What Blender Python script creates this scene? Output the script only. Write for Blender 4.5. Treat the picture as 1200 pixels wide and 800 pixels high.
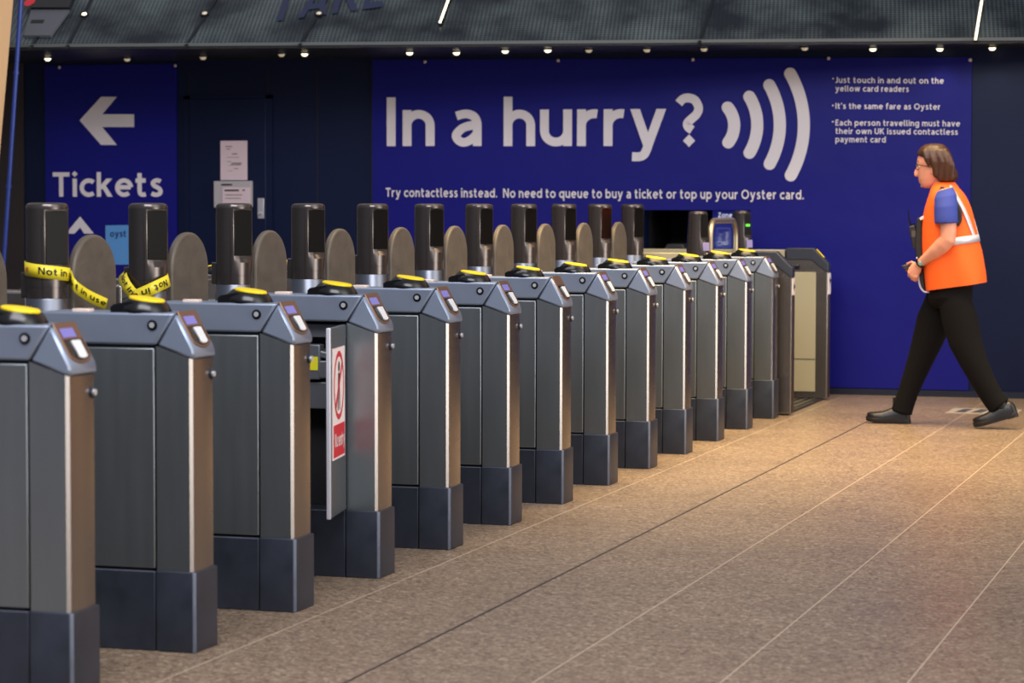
import bpy, bmesh, math, random
from mathutils import Vector, Matrix, noise
random.seed(7)
S = bpy.context.scene
for o in list(bpy.data.objects): bpy.data.objects.remove(o)
COL = S.collection
PI = math.pi
R = math.radians

# ------------------------------------------------------------------ camera
YAW, PITCH, ROLL, FPX = .2977, .0535, .0017, 3000.0
CAM = Vector((3.2232, -5.535, 1.38))
_f0 = Vector((-math.sin(YAW), math.cos(YAW), 0)); _rt = Vector((math.cos(YAW), math.sin(YAW), 0))
_fw = _f0*math.cos(PITCH)+Vector((0, 0, -math.sin(PITCH))); _up = _rt.cross(_fw)
cam = bpy.data.cameras.new('camera'); camo = bpy.data.objects.new('camera', cam); COL.objects.link(camo)
cr, sr = math.cos(ROLL), math.sin(ROLL)
# image x axis / y axis after the small roll
ix = _rt*cr + _up*sr; iy = _up*cr - _rt*sr
m3 = Matrix((ix, iy, -_fw)).transposed()
camo.matrix_world = Matrix.Translation(CAM) @ m3.to_4x4()
cam.sensor_width = 36; cam.lens = FPX/1200*36; cam.clip_end = 200
cam.dof.use_dof = True; cam.dof.focus_distance = 11.6; cam.dof.aperture_fstop = 4.5
S.camera = camo

def at(px, py, Y):
    """point on the vertical plane y = Y seen at photo pixel (px, py); used for measuring"""
    a, b = px-600, py-400
    u = cr*a+sr*b; v = -sr*a+cr*b
    d = _rt*(u/FPX)-_up*(v/FPX)+_fw
    return CAM+d*((Y-CAM.y)/d.y)

# ------------------------------------------------------------------ exposure, world, lamps
S.view_settings.view_transform = 'Standard'; S.view_settings.look = 'None'
S.view_settings.exposure = 0.0; S.view_settings.gamma = 1.0; S.view_settings.use_curve_mapping = False

W = bpy.data.worlds.new('concourse_surroundings'); S.world = W; W.use_nodes = True
nt = W.node_tree; nt.nodes.clear()
N = nt.nodes.new; L = nt.links.new
tc = N('ShaderNodeTexCoord')
LOBES = [((0, 0, 1), .6, (.34, .34, .36)),        # pale roof of the concourse overhead
         ((.15, -1, .25), 2, (.13, .17, .26)),    # cool daylight behind the camera
         ((1, -.30, -.02), 40, (8.0, 7.6, 7.2)),
         ((.8, -.25, .5), 16, (3.2, 3.1, 3.0)),  # glow added above that entrance to brighten the casting edges   # bright street entrance on the right
         ((.5, .9, .05), 6, (.66, .33, .14)),    # warm lit shops ahead on the right
         ((-1, 0, .2), 2, (.05, .055, .07))]
prev = None
for d, p, c in LOBES:
    d = Vector(d).normalized()
    dt = N('ShaderNodeVectorMath'); dt.operation = 'DOT_PRODUCT'; L(tc.outputs['Generated'], dt.inputs[0]); dt.inputs[1].default_value = d
    mx = N('ShaderNodeMath'); mx.operation = 'MAXIMUM'; L(dt.outputs['Value'], mx.inputs[0]); mx.inputs[1].default_value = 0
    pw = N('ShaderNodeMath'); pw.operation = 'POWER'; L(mx.outputs[0], pw.inputs[0]); pw.inputs[1].default_value = p
    sc = N('ShaderNodeVectorMath'); sc.operation = 'SCALE'; sc.inputs[0].default_value = c; L(pw.outputs[0], sc.inputs['Scale'])
    if prev is None: prev = sc
    else:
        ad = N('ShaderNodeVectorMath'); ad.operation = 'ADD'; L(prev.outputs[0], ad.inputs[0]); L(sc.outputs[0], ad.inputs[1]); prev = ad
ad = N('ShaderNodeVectorMath'); ad.operation = 'ADD'; L(prev.outputs[0], ad.inputs[0]); ad.inputs[1].default_value = (.012, .013, .017)
bg = N('ShaderNodeBackground'); L(ad.outputs[0], bg.inputs['Color']); bg.inputs['Strength'].default_value = 1.0
wo = N('ShaderNodeOutputWorld'); L(bg.outputs[0], wo.inputs['Surface'])

def area(name, loc, target, sx, sy, power, col):
    l = bpy.data.lights.new(name, 'AREA'); l.shape = 'RECTANGLE'; l.size = sx; l.size_y = sy; l.energy = power; l.color = col
    o = bpy.data.objects.new(name, l); COL.objects.link(o); o.location = loc
    o.rotation_euler = (Vector(target)-Vector(loc)).to_track_quat('-Z', 'Y').to_euler(); return l
wl_ = area('warm_concourse_lamp', (.6, 8.6, 4.6), (.5, 8.9, 0), 4.5, 4.2, 290, (1, .72, .36)); wl_.spread = R(95)
area('roof_lamp', (1.5, -1.5, 6.0), (.8, 3.5, .5), 5, 3, 450, (.96, .95, 1))
area('front_roof_lamp', (-2.0, 4.5, 5.5), (-2.5, 12.5, 1.2), 5, 2, 150, (.95, .92, 1))

# ------------------------------------------------------------------ materials
def lin(c):
    return tuple(((x/255)/12.92 if x/255 <= .04045 else ((x/255+.055)/1.055)**2.4) for x in c)+(1,)
def mat(name, rgb, rough=.5, metal=0, emit=None, spec=.5, coat=0, alpha=None, trans=0):
    m = bpy.data.materials.new(name); m.use_nodes = True
    b = m.node_tree.nodes['Principled BSDF']
    b.inputs['Base Color'].default_value = lin(rgb); b.inputs['Roughness'].default_value = rough
    b.inputs['Metallic'].default_value = metal; b.inputs['Specular IOR Level'].default_value = spec
    b.inputs['Coat Weight'].default_value = coat; b.inputs['Transmission Weight'].default_value = trans
    if emit:
        b.inputs['Emission Color'].default_value = lin(emit[0]); b.inputs['Emission Strength'].default_value = emit[1]
    return m
def vary(m, scale=(1, 1, 1), amount=.25, rough=.12, detail=5, bump=0, tint=None):
    """noise on colour and roughness in object space; the wear of the thing itself"""
    t = m.node_tree; b = t.nodes['Principled BSDF']
    c = t.nodes.new('ShaderNodeTexCoord'); mp = t.nodes.new('ShaderNodeMapping'); mp.inputs['Scale'].default_value = scale
    n = t.nodes.new('ShaderNodeTexNoise'); n.inputs['Scale'].default_value = 1; n.inputs['Detail'].default_value = detail
    t.links.new(c.outputs['Object'], mp.inputs['Vector']); t.links.new(mp.outputs[0], n.inputs['Vector'])
    base = b.inputs['Base Color'].default_value[:]
    mx = t.nodes.new('ShaderNodeMix'); mx.data_type = 'RGBA'
    t.links.new(n.outputs['Fac'], mx.inputs['Factor'])
    lo = tuple(x*(1-amount) for x in base[:3])+(1,); hi = tuple(min(1, x*(1+amount)) for x in base[:3])+(1,)
    if tint: hi = lin(tint)
    mx.inputs['A'].default_value = lo; mx.inputs['B'].default_value = hi
    t.links.new(mx.outputs['Result'], b.inputs['Base Color'])
    r0 = b.inputs['Roughness'].default_value
    mr = t.nodes.new('ShaderNodeMapRange'); mr.inputs['To Min'].default_value = max(0, r0-rough); mr.inputs['To Max'].default_value = min(1, r0+rough)
    t.links.new(n.outputs['Fac'], mr.inputs['Value']); t.links.new(mr.outputs[0], b.inputs['Roughness'])
    if bump:
        bp = t.nodes.new('ShaderNodeBump'); bp.inputs['Strength'].default_value = bump; bp.inputs['Distance'].default_value = .01
        t.links.new(n.outputs['Fac'], bp.inputs['Height']); t.links.new(bp.outputs[0], b.inputs['Normal'])
    return m

M = {}
M['steel'] = vary(mat('brushed_steel', (140, 134, 130), .26, .9), (5, 5, 40), .05, .04)
M['panel'] = vary(mat('brushed_steel_panel', (138, 144, 148), .36, .86), (30, 5, 3), .05, .05)
M['cast'] = vary(mat('grey_casting', (142, 153, 172), .40, .6), (8, 8, 8), .08, .06)
M['bezel'] = mat('warm_metal_bezel', (140, 114, 98), .38, .8)
M['kick'] = vary(mat('dark_kick_plate', (42, 47, 58), .42, .35), (9, 9, 9), .3, .1, tint=(66, 72, 86))
M['worn'] = vary(mat('scuffed_corner', (92, 98, 112), .5, .2), (30, 30, 14), .45, .1)
M['black'] = mat('black_plastic', (14, 14, 16), .22)
M['dark'] = mat('dark_interior', (20, 21, 26), .7)
M['yellow'] = mat('yellow_reader_pad', (248, 214, 20), .4)
M['pillar'] = vary(mat('dark_grey_pillar', (86, 79, 76), .2, .75), (6, 6, 6), .08, .04)
M['smoked'] = mat('smoked_window', (12, 10, 9), .12, 0, spec=.35)
M['ring'] = mat('pillar_collar_metal', (116, 120, 130), .34, 1)
M['paddle'] = vary(mat('grained_paddle_leather', (88, 80, 70), .5), (14, 14, 22), .35, .12, 6, .35)
M['screen'] = mat('ticket_display', (80, 80, 140), .3, 0, ((150, 145, 225), .42))
M['clear'] = mat('pale_plastic', (215, 218, 220), .25)
M['white'] = mat('white_vinyl', (236, 228, 228), .6)
M['cream'] = mat('cream_tab', (226, 205, 190), .4)
M['backlit'] = mat('backlit_white', (220, 220, 230), .5, 0, ((220, 220, 235), .7))
M['red'] = mat('red_print', (205, 40, 52), .5)
M['silver'] = mat('silver_lock', (205, 205, 210), .35, .5)
M['ystick'] = mat('yellow_sticker', (226, 216, 40), .5)
M['tape'] = mat('yellow_tape', (226, 206, 40), .38)
M['ink'] = mat('black_ink', (18, 18, 14), .5)
M['navyink'] = mat('navy_print', (24, 30, 96), .5)

def mbanner():
    m = mat('blue_banner_vinyl', (20, 20, 122), .42, spec=.25)
    t = m.node_tree; b = t.nodes['Principled BSDF']
    c = t.nodes.new('ShaderNodeTexCoord'); n = t.nodes.new('ShaderNodeTexNoise'); n.inputs['Scale'].default_value = 1.6; n.inputs['Detail'].default_value = 3
    t.links.new(c.outputs['Object'], n.inputs['Vector'])
    bp = t.nodes.new('ShaderNodeBump'); bp.inputs['Strength'].default_value = .25; bp.inputs['Distance'].default_value = .04
    t.links.new(n.outputs['Fac'], bp.inputs['Height']); t.links.new(bp.outputs[0], b.inputs['Normal'])
    return m
M['banner'] = mbanner()
M['navy'] = vary(mat('navy_painted_panel', (12, 24, 56), .4, spec=.25), (1.2, 1.2, 1.2), .25, .08)
M['brown'] = vary(mat('brown_wall_cladding', (52, 42, 38), .5), (3, 3, 3), .3, .1)
M['column'] = vary(mat('cream_column_cladding', (214, 176, 132), .55), (2, 2, 2), .06, .05)
M['pipe'] = mat('blue_painted_pipe', (30, 54, 128), .35)
M['paper'] = mat('white_paper', (228, 206, 210), .8)
M['holder'] = mat('grey_leaflet_holder', (188, 182, 182), .5)
M['oyster'] = mat('pale_blue_sign', (96, 160, 222), .45)
M['frosted'] = mat('beige_panel', (176, 168, 138), .45, .2)
M['darkcap'] = mat('dark_cap_casting', (64, 68, 78), .4, .5)
M['green'] = mat('green_indicator', (90, 200, 60), .4, 0, ((90, 210, 60), 1.0))
M['lilac'] = mat('lilac_sticker', (150, 140, 190), .5)
M['lamp'] = mat('downlight_glow', (255, 244, 215), .4, 0, ((255, 242, 205), 2.2))
M['dimlamp'] = mat('dim_downlight', (190, 180, 160), .4, 0, ((235, 215, 180), .35))
M['soffit'] = vary(mat('dark_soffit_metal', (44, 48, 54), .4, .3), (2, 2, 2), .2, .1)
M['trimmetal'] = mat('panel_joint_metal', (40, 44, 50), .35, .8)

def mfloor():
    m = mat('terrazzo_floor_tiles', (150, 130, 108), .34, spec=.5)
    t = m.node_tree; b = t.nodes['Principled BSDF']; nn = t.nodes.new; lk = t.links.new
    c = nn('ShaderNodeTexCoord')
    v = nn('ShaderNodeTexVoronoi'); v.inputs['Scale'].default_value = 85; lk(c.outputs['Object'], v.inputs['Vector'])
    n = nn('ShaderNodeTexNoise'); n.inputs['Scale'].default_value = 120; n.inputs['Detail'].default_value = 4; lk(c.outputs['Object'], n.inputs['Vector'])
    n2 = nn('ShaderNodeTexNoise'); n2.inputs['Scale'].default_value = 1.1; n2.inputs['Detail'].default_value = 4; lk(c.outputs['Object'], n2.inputs['Vector'])
    sp = nn('ShaderNodeSeparateColor'); lk(v.outputs['Color'], sp.inputs[0])
    cr1 = nn('ShaderNodeValToRGB'); lk(sp.outputs[0], cr1.inputs[0])
    e = cr1.color_ramp.elements; e[0].position = 0; e[0].color = lin((106, 88, 72)); e[1].position = 1; e[1].color = lin((186, 166, 142))
    x = e.new(.18); x.color = lin((134, 113, 94)); x = e.new(.8); x.color = lin((158, 138, 116))
    mm = nn('ShaderNodeMix'); mm.data_type = 'RGBA'; mm.blend_type = 'MULTIPLY'; mm.inputs['Factor'].default_value = .55
    lk(cr1.outputs[0], mm.inputs['A'])
    cr2 = nn('ShaderNodeValToRGB'); cr2.color_ramp.elements[0].position = .3; cr2.color_ramp.elements[0].color = (.42, .40, .40, 1); cr2.color_ramp.elements[1].position = .62; cr2.color_ramp.elements[1].color = (1, 1, 1, 1)
    lk(n.outputs['Fac'], cr2.inputs[0]); lk(cr2.outputs[0], mm.inputs['B'])
    # soft wear patches
    mw = nn('ShaderNodeMix'); mw.data_type = 'RGBA'; mw.blend_type = 'MULTIPLY'; mw.inputs['Factor'].default_value = .35
    cr3 = nn('ShaderNodeValToRGB'); cr3.color_ramp.elements[0].position = .35; cr3.color_ramp.elements[0].color = (.72, .72, .74, 1); cr3.color_ramp.elements[1].position = .65; cr3.color_ramp.elements[1].color = (1, 1, 1, 1)
    lk(n2.outputs['Fac'], cr3.inputs[0]); lk(mm.outputs['Result'], mw.inputs['A']); lk(cr3.outputs[0], mw.inputs['B'])
    # joints
    sx = nn('ShaderNodeSeparateXYZ'); lk(c.outputs['Object'], sx.inputs[0])
    def joint(sock, off, period, half):
        a = nn('ShaderNodeMath'); a.operation = 'SUBTRACT'; lk(sock, a.inputs[0]); a.inputs[1].default_value = off-period/2
        w = nn('ShaderNodeMath'); w.operation = 'FLOORED_MODULO'; lk(a.outputs[0], w.inputs[0]); w.inputs[1].default_value = period
        d = nn('ShaderNodeMath'); d.operation = 'SUBTRACT'; lk(w.outputs[0], d.inputs[0]); d.inputs[1].default_value = period/2
        ab = nn('ShaderNodeMath'); ab.operation = 'ABSOLUTE'; lk(d.outputs[0], ab.inputs[0])
        l = nn('ShaderNodeMath'); l.operation = 'LESS_THAN'; lk(ab.outputs[0], l.inputs[0]); l.inputs[1].default_value = half
        return l.outputs[0]
    jx = joint(sx.outputs['X'], .613, .5175, .0025); jy = joint(sx.outputs['Y'], 2.26, .5425, .0025)
    jd = joint(sx.outputs['X'], .613, 5.175, .006)
    jys = nn('ShaderNodeMath'); jys.operation = 'MULTIPLY'; lk(jy, jys.inputs[0]); jys.inputs[1].default_value = .4
    jm = nn('ShaderNodeMath'); jm.operation = 'MAXIMUM'; lk(jx, jm.inputs[0]); lk(jys.outputs[0], jm.inputs[1])
    m1 = nn('ShaderNodeMix'); m1.data_type = 'RGBA'; lk(jm.outputs[0], m1.inputs['Factor']); lk(mw.outputs['Result'], m1.inputs['A']); m1.inputs['B'].default_value = lin((198, 178, 154))
    m2 = nn('ShaderNodeMix'); m2.data_type = 'RGBA'; lk(jd, m2.inputs['Factor']); lk(m1.outputs['Result'], m2.inputs['A']); m2.inputs['B'].default_value = lin((58, 48, 42))
    lk(m2.outputs['Result'], b.inputs['Base Color'])
    mr = nn('ShaderNodeMapRange'); mr.inputs['To Min'].default_value = .26; mr.inputs['To Max'].default_value = .46; lk(n2.outputs['Fac'], mr.inputs['Value']); lk(mr.outputs[0], b.inputs['Roughness'])
    return m
M['floor'] = mfloor()

def mmesh():
    """dark perforated metal sheet: rows of small round holes, blotchy tones standing in for reflections"""
    m = mat('perforated_dark_sheet', (40, 48, 58), .3, .5)
    t = m.node_tree; b = t.nodes['Principled BSDF']; nn = t.nodes.new; lk = t.links.new
    c = nn('ShaderNodeTexCoord'); mp = nn('ShaderNodeMapping'); mp.inputs['Scale'].default_value = (34, 34, 34); lk(c.outputs['UV'], mp.inputs['Vector'])
    fr = nn('ShaderNodeVectorMath'); fr.operation = 'FRACTION'; lk(mp.outputs[0], fr.inputs[0])
    sb = nn('ShaderNodeVectorMath'); sb.operation = 'SUBTRACT'; lk(fr.outputs[0], sb.inputs[0]); sb.inputs[1].default_value = (.5, .5, 0)
    ln = nn('ShaderNodeVectorMath'); ln.operation = 'LENGTH'; lk(sb.outputs[0], ln.inputs[0])
    ls = nn('ShaderNodeMath'); ls.operation = 'LESS_THAN'; lk(ln.outputs['Value'], ls.inputs[0]); ls.inputs[1].default_value = .3
    n = nn('ShaderNodeTexNoise'); n.inputs['Scale'].default_value = 2.2; n.inputs['Detail'].default_value = 6; lk(c.outputs['UV'], n.inputs['Vector'])
    cr_ = nn('ShaderNodeValToRGB'); cr_.color_ramp.elements[0].position = .36; cr_.color_ramp.elements[0].color = lin((22, 32, 44)); cr_.color_ramp.elements[1].position = .66; cr_.color_ramp.elements[1].color = lin((100, 112, 114))  # ramped noise paints soft reflections into the sheet colour
    lk(n.outputs['Fac'], cr_.inputs[0])
    mx = nn('ShaderNodeMix'); mx.data_type = 'RGBA'; lk(ls.outputs[0], mx.inputs['Factor']); lk(cr_.outputs[0], mx.inputs['A']); mx.inputs['B'].default_value = lin((16, 19, 24))
    lk(mx.outputs['Result'], b.inputs['Base Color'])
    return m
M['mesh'] = mmesh()

# ------------------------------------------------------------------ mesh helpers
class MB:
    def __init__(s): s.v = []; s.f = []
    def add(s, vs, fs):
        k = len(s.v); s.v += [tuple(v) for v in vs]; s.f += [tuple(i+k for i in f) for f in fs]; return s
    def box(s, x0, x1, y0, y1, z0, z1):
        v = [(x, y, z) for x in (x0, x1) for y in (y0, y1) for z in (z0, z1)]
        return s.add(v, [(0, 1, 3, 2), (4, 6, 7, 5), (0, 4, 5, 1), (2, 3, 7, 6), (0, 2, 6, 4), (1, 5, 7, 3)])
    def prism(s, poly, axis, a, b):
        """polygon (list of 2D points) swept along axis from a to b; axis 'x' takes (y,z), 'y' (x,z), 'z' (x,y)"""
        def P(p, t): return {'x': (t, p[0], p[1]), 'y': (p[0], t, p[1]), 'z': (p[0], p[1], t)}[axis]
        n = len(poly); v = [P(p, a) for p in poly]+[P(p, b) for p in poly]
        return s.add(v, [tuple(range(n-1, -1, -1)), tuple(range(n, 2*n))]+[(i, (i+1) % n, n+(i+1) % n, n+i) for i in range(n)])
    def rings(s, rings, cap=True):
        k = len(s.v); n = len(rings[0])
        for r in rings: s.v += [tuple(p) for p in r]
        for j in range(len(rings)-1):
            for i in range(n):
                a = k+j*n; s.f.append((a+i, a+(i+1) % n, a+n+(i+1) % n, a+n+i))
        if cap:
            s.f.append(tuple(k+i for i in range(n-1, -1, -1))); e = k+(len(rings)-1)*n; s.f.append(tuple(e+i for i in range(n)))
        return s
    def lathe(s, prof, c=(0, 0, 0), n=32, M_=None):
        rs = []
        for r, z in prof:
            rs.append([Vector((r*math.cos(2*PI*i/n), r*math.sin(2*PI*i/n), z)) for i in range(n)])
        if M_: rs = [[M_ @ p for p in r] for r in rs]
        return s.rings([[p+Vector(c) for p in r] for r in rs])
    def tube(s, pts, rad, n=10, cap=True):
        pts = [Vector(p) for p in pts]; rr = rad if isinstance(rad, (list, tuple)) else [rad]*len(pts)
        rs = []; u = None
        for i, p in enumerate(pts):
            t = (pts[min(i+1, len(pts)-1)]-pts[max(i-1, 0)]).normalized()
            if u is None: u = t.orthogonal().normalized()
            u = (u-t*u.dot(t)).normalized(); w = t.cross(u)
            rs.append([p+(u*math.cos(2*PI*k/n)+w*math.sin(2*PI*k/n))*rr[i] for k in range(n)])
        return s.rings(rs, cap)
    def xform(s, M_): s.v = [tuple(M_ @ Vector(v)) for v in s.v]; return s
    def build(s, name, m, parent=None, bevel=0, seg=2, smooth=False, remesh=0, sm=0, label=None, solid=0, angle=35, keep=False):
        me = bpy.data.meshes.new(name); me.from_pydata(s.v, [], s.f)
        bm = bmesh.new(); bm.from_mesh(me); bmesh.ops.remove_doubles(bm, verts=bm.verts, dist=1e-6) if smooth else None
        if not keep: bmesh.ops.recalc_face_normals(bm, faces=bm.faces)
        bm.to_mesh(me); bm.free()
        me.materials.append(m)
        o = bpy.data.objects.new(name, me); COL.objects.link(o)
        if smooth:
            for p in me.polygons: p.use_smooth = True
            if not remesh: me.set_sharp_from_angle(angle=R(angle))
        if solid:
            md = o.modifiers.new('solid', 'SOLIDIFY'); md.thickness = solid; md.offset = 0
        if bevel:
            b = o.modifiers.new('bevel', 'BEVEL'); b.width = bevel; b.segments = seg; b.limit_method = 'ANGLE'; b.angle_limit = R(25); b.harden_normals = False
            for p in me.polygons: p.use_smooth = True
            me.set_sharp_from_angle(angle=R(50))
        if remesh:
            r = o.modifiers.new('remesh', 'REMESH'); r.mode = 'VOXEL'; r.voxel_size = remesh; r.use_smooth_shade = True
            if sm:
                q = o.modifiers.new('smooth', 'SMOOTH'); q.iterations = sm; q.factor = .5
        if parent: o.parent = parent
        if label: o['label'] = label
        return o
def tag(o, label=None, cat=None, group=None, kind=None):
    for k, v in (('label', label), ('category', cat), ('group', group), ('kind', kind)):
        if v: o[k] = v
    return o
def empty(name, loc=(0, 0, 0), label=None, cat=None, group=None, kind=None, rz=0):
    o = bpy.data.objects.new(name, None); COL.objects.link(o); o.location = loc; o.rotation_euler = (0, 0, rz); o.empty_display_size = .1
    return tag(o, label, cat, group, kind)
def copy_tree(o, parent=None, skip=()):
    c = o.copy(); COL.objects.link(c)
    if parent: c.parent = parent
    for ch in list(o.children):
        if ch.name.split('.')[0] not in skip: copy_tree(ch, c, skip)
    return c

# ------------------------------------------------------------------ monoline lettering (strokes in x-height units)
def arc(cx, cy, rx_, ry_, a0, a1, n=14):
    return [(cx+rx_*math.cos(R(a0+(a1-a0)*i/n)), cy+ry_*math.sin(R(a0+(a1-a0)*i/n))) for i in range(n+1)]
def spl(pts, n=6):
    out = []; P = [pts[0]]+list(pts)+[pts[-1]]
    for i in range(1, len(P)-2):
        p0, p1, p2, p3 = P[i-1], P[i], P[i+1], P[i+2]
        for k in range(n):
            t = k/n
            out.append(tuple(.5*(2*p1[j]+(p2[j]-p0[j])*t+(2*p0[j]-5*p1[j]+4*p2[j]-p3[j])*t*t+(-p0[j]+3*p1[j]-3*p2[j]+p3[j])*t**3) for j in (0, 1)))
    return out+[pts[-1]]
H_ = .12; CAPH = 1.356
def dia(x, y, r=.165): return [('poly', [(x-r, y), (x, y-r), (x+r, y), (x, y+r)])]
O_ = arc(.51, .5, .39, .39, 90, 450, 32)
GL = {
 'o': (1.02, [O_]),
 'n': (.863, [[(.12, 0), (.12, 1)], arc(.432, .57, .311, .31, 180, 0)+[(.743, 0)]]),
 'h': (.863, [[(.12, 0), (.12, CAPH)], arc(.432, .57, .311, .31, 180, 0)+[(.743, 0)]]),
 'u': (.87, [[(.75, 0), (.75, 1)], [(.12, 1)]+arc(.435, .42, .315, .31, 180, 360)]),
 'm': (1.36, [[(.12, 0), (.12, 1)], arc(.40, .60, .28, .28, 180, 0)+[(.68, 0)], arc(.96, .60, .28, .28, 180, 0)+[(1.24, 0)]]),
 'r': (.58, [[(.12, 0), (.12, 1)], arc(.47, .55, .35, .33, 180, 78)]),
 'a': (.82, [[(.70, 0), (.70, .56)], spl([(.13, .83), (.26, .87), (.42, .885), (.60, .82), (.69, .66), (.70, .5)]), spl([(.70, .575), (.50, .56), (.28, .48), (.125, .30), (.21, .145), (.36, .105), (.55, .19), (.70, .34)])]),
 'y': (.95, [('bar', (.125, 1), (.475, .0)), ('bar', (.825, 1), (.475, .02)), spl([(.49, .06), (.43, -.12), (.36, -.24), (.23, -.29), (.05, -.285)])]),
 'c': (.80, [arc(.51, .5, .39, .39, 48, 312, 22)]),
 'e': (.96, [[(.14, .52), (.86, .52)], arc(.5, .5, .38, .39, 3, 312, 24)]),
 's': (.70, [spl([(.58, .83), (.46, .885), (.30, .88), (.155, .76), (.22, .61), (.42, .50), (.56, .37), (.545, .19), (.38, .11), (.22, .12), (.08, .19)])]),
 't': (.66, [[(.24, 1.3), (.24, .34)]+spl([(.24, .34), (.27, .18), (.40, .11), (.58, .14)]), [(.02, .89), (.58, .89)]]),
 'i': (.24, [[(.12, 0), (.12, 1)]]+dia(.12, 1.26)),
 'l': (.38, [[(.12, CAPH), (.12, .28)]+spl([(.12, .28), (.16, .15), (.26, .11), (.37, .12)])]),
 'd': (.98, [[(.86, 0), (.86, CAPH)], arc(.49, .5, .37, .39, 90, 450, 28)]),
 'b': (.98, [[(.12, 0), (.12, CAPH)], arc(.49, .5, .37, .39, 90, 450, 28)]),
 'p': (.98, [[(.12, -.42), (.12, 1)], arc(.49, .5, .37, .39, 90, 450, 28)]),
 'q': (.98, [[(.86, -.42), (.86, 1)], arc(.49, .5, .37, .39, 90, 450, 28)]),
 'g': (.98, [[(.86, 1), (.86, -.02)]+spl([(.86, -.02), (.80, -.22), (.60, -.30), (.38, -.29), (.2, -.22)]), arc(.49, .5, .37, .39, 90, 450, 28)]),
 'k': (.86, [[(.12, 0), (.12, CAPH)], ('bar', (.70, 1), (.18, .42)), ('bar', (.36, .62), (.74, 0))]),
 'w': (1.36, [('bar', (.13, 1), (.39, 0)), ('bar', (.68, 1), (.39, 0)), ('bar', (.68, 1), (.97, 0)), ('bar', (1.23, 1), (.97, 0))]),
 'v': (.92, [('bar', (.13, 1), (.46, 0)), ('bar', (.79, 1), (.46, 0))]),
 'f': (.60, [[(.24, 0), (.24, 1.0)]+spl([(.24, 1.0), (.28, 1.2), (.42, 1.29), (.6, 1.27)]), [(.02, .89), (.56, .89)]]),
 'I': (.28, [[(.14, 0), (.14, CAPH)]]),
 'T': (.98, [[(.49, 0), (.49, CAPH)], [(.02, CAPH-H_), (.96, CAPH-H_)]]),
 'N': (1.10, [[(.12, 0), (.12, CAPH)], [(.98, 0), (.98, CAPH)], ('bar', (.14, CAPH), (.96, 0))]),
 'J': (.56, [[(.44, CAPH), (.44, .36)]+spl([(.44, .36), (.38, .16), (.22, .1), (.03, .14)])]),
 'E': (.78, [[(.12, 0), (.12, CAPH)], [(.12, H_), (.76, H_)], [(.12, CAPH-H_), (.74, CAPH-H_)], [(.12, .69), (.66, .69)]]),
 'U': (1.04, [[(.12, CAPH), (.12, .5)]+arc(.52, .5, .40, .39, 180, 360)+[(.92, CAPH)]]),
 'K': (1.0, [[(.12, 0), (.12, CAPH)], ('bar', (.86, CAPH), (.2, .62)), ('bar', (.40, .80), (.9, 0))]),
 'O': (1.36, [arc(.68, .678, .56, .57, 90, 450, 36)]),
 'Z': (.94, [[(.06, CAPH-H_), (.9, CAPH-H_)], [(.04, H_), (.92, H_)], ('bar', (.80, CAPH-.06), (.15, .06))]),
 'A': (1.12, [('bar', (.13, 0), (.56, CAPH)), ('bar', (.99, 0), (.56, CAPH)), [(.3, .42), (.82, .42)]]),
 '?': (.80, [spl([(.117, 1.15), (.22, 1.26), (.38, 1.295), (.56, 1.23), (.665, 1.03), (.61, .86), (.47, .73), (.36, .62), (.375, .52), (.49, .43)])]+dia(.406, .147, .17)),
 '.': (.26, dia(.13, .13, .16)), "'": (.24, [[(.12, 1.0), (.12, CAPH)]]), '*': (.2, dia(.08, .62, .10)),
}
def text2d(txt, gap=.2, space=.42, hw=H_):
    """list of polygons (2D, x-height units) for a line of text and its width"""
    polys = []; x = 0
    def strip(pts, closed=False):
        n = len(pts)
        for k in range(n-1):
            a = Vector(pts[k]); b = Vector(pts[k+1])
            if (b-a).length < 1e-6: continue
        L_, R_ = [], []
        for k in range(n):
            a = Vector(pts[max(k-1, 0)]); b = Vector(pts[min(k+1, n-1)])
            if closed and k in (0, n-1): a = Vector(pts[n-2]); b = Vector(pts[1])
            t = (b-a).normalized(); nrm = Vector((-t.y, t.x)); p = Vector(pts[k])
            L_.append(p+nrm*hw); R_.append(p-nrm*hw)
        for k in range(n-1): polys.append([(q.x+x, q.y) for q in (L_[k], R_[k], R_[k+1], L_[k+1])])
    for ch in txt:
        if ch == ' ': x += space; continue
        w, st = GL[ch]
        for s in st:
            if s[0] == 'poly': polys.append([(a+x, b) for a, b in s[1]])
            elif s[0] == 'bar':
                (ax, ay), (bx, by) = s[1], s[2]; ln = math.hypot(bx-ax, by-ay); hx = hw*ln/max(abs(by-ay), 1e-3)
                hx = min(hx, hw*1.6)
                polys.append([(ax-hx+x, ay), (ax+hx+x, ay), (bx+hx+x, by), (bx-hx+x, by)])
            else:
                cl = len(s) > 8 and math.dist(s[0], s[-1]) < 1e-4
                # drop repeated points
                q = [s[0]]
                for p in s[1:]:
                    if math.dist(p, q[-1]) > 1e-4: q.append(p)
                strip(q, cl)
        x += w+gap
    return polys, x-gap
def letters(name, txt, fn, m, parent, **kw):
    """fn(u, v): u 0..1 along the line, v in x-heights above the baseline -> 3D point"""
    po, w = text2d(txt, **kw); b = MB()
    for i, p in enumerate(po):
        q0 = fn(p[0][0]/w, p[0][1]); nr = (fn(p[0][0]/w+.01, p[0][1])-q0).cross(fn(p[0][0]/w, p[0][1]+.2)-q0).normalized()
        if nr.dot(CAM-q0) < 0: nr = -nr
        q = [fn(x/w, y)+nr*(.00006*(i % 40)) for x, y in p]
        n2 = Vector((0, 0, 0))
        for k in range(len(q)): n2 += q[k].cross(q[(k+1) % len(q)])
        if n2.dot(nr) < 0: q.reverse()
        b.add(q, [tuple(range(len(q)))])
    return b.build(name, m, parent, keep=True)

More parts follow.
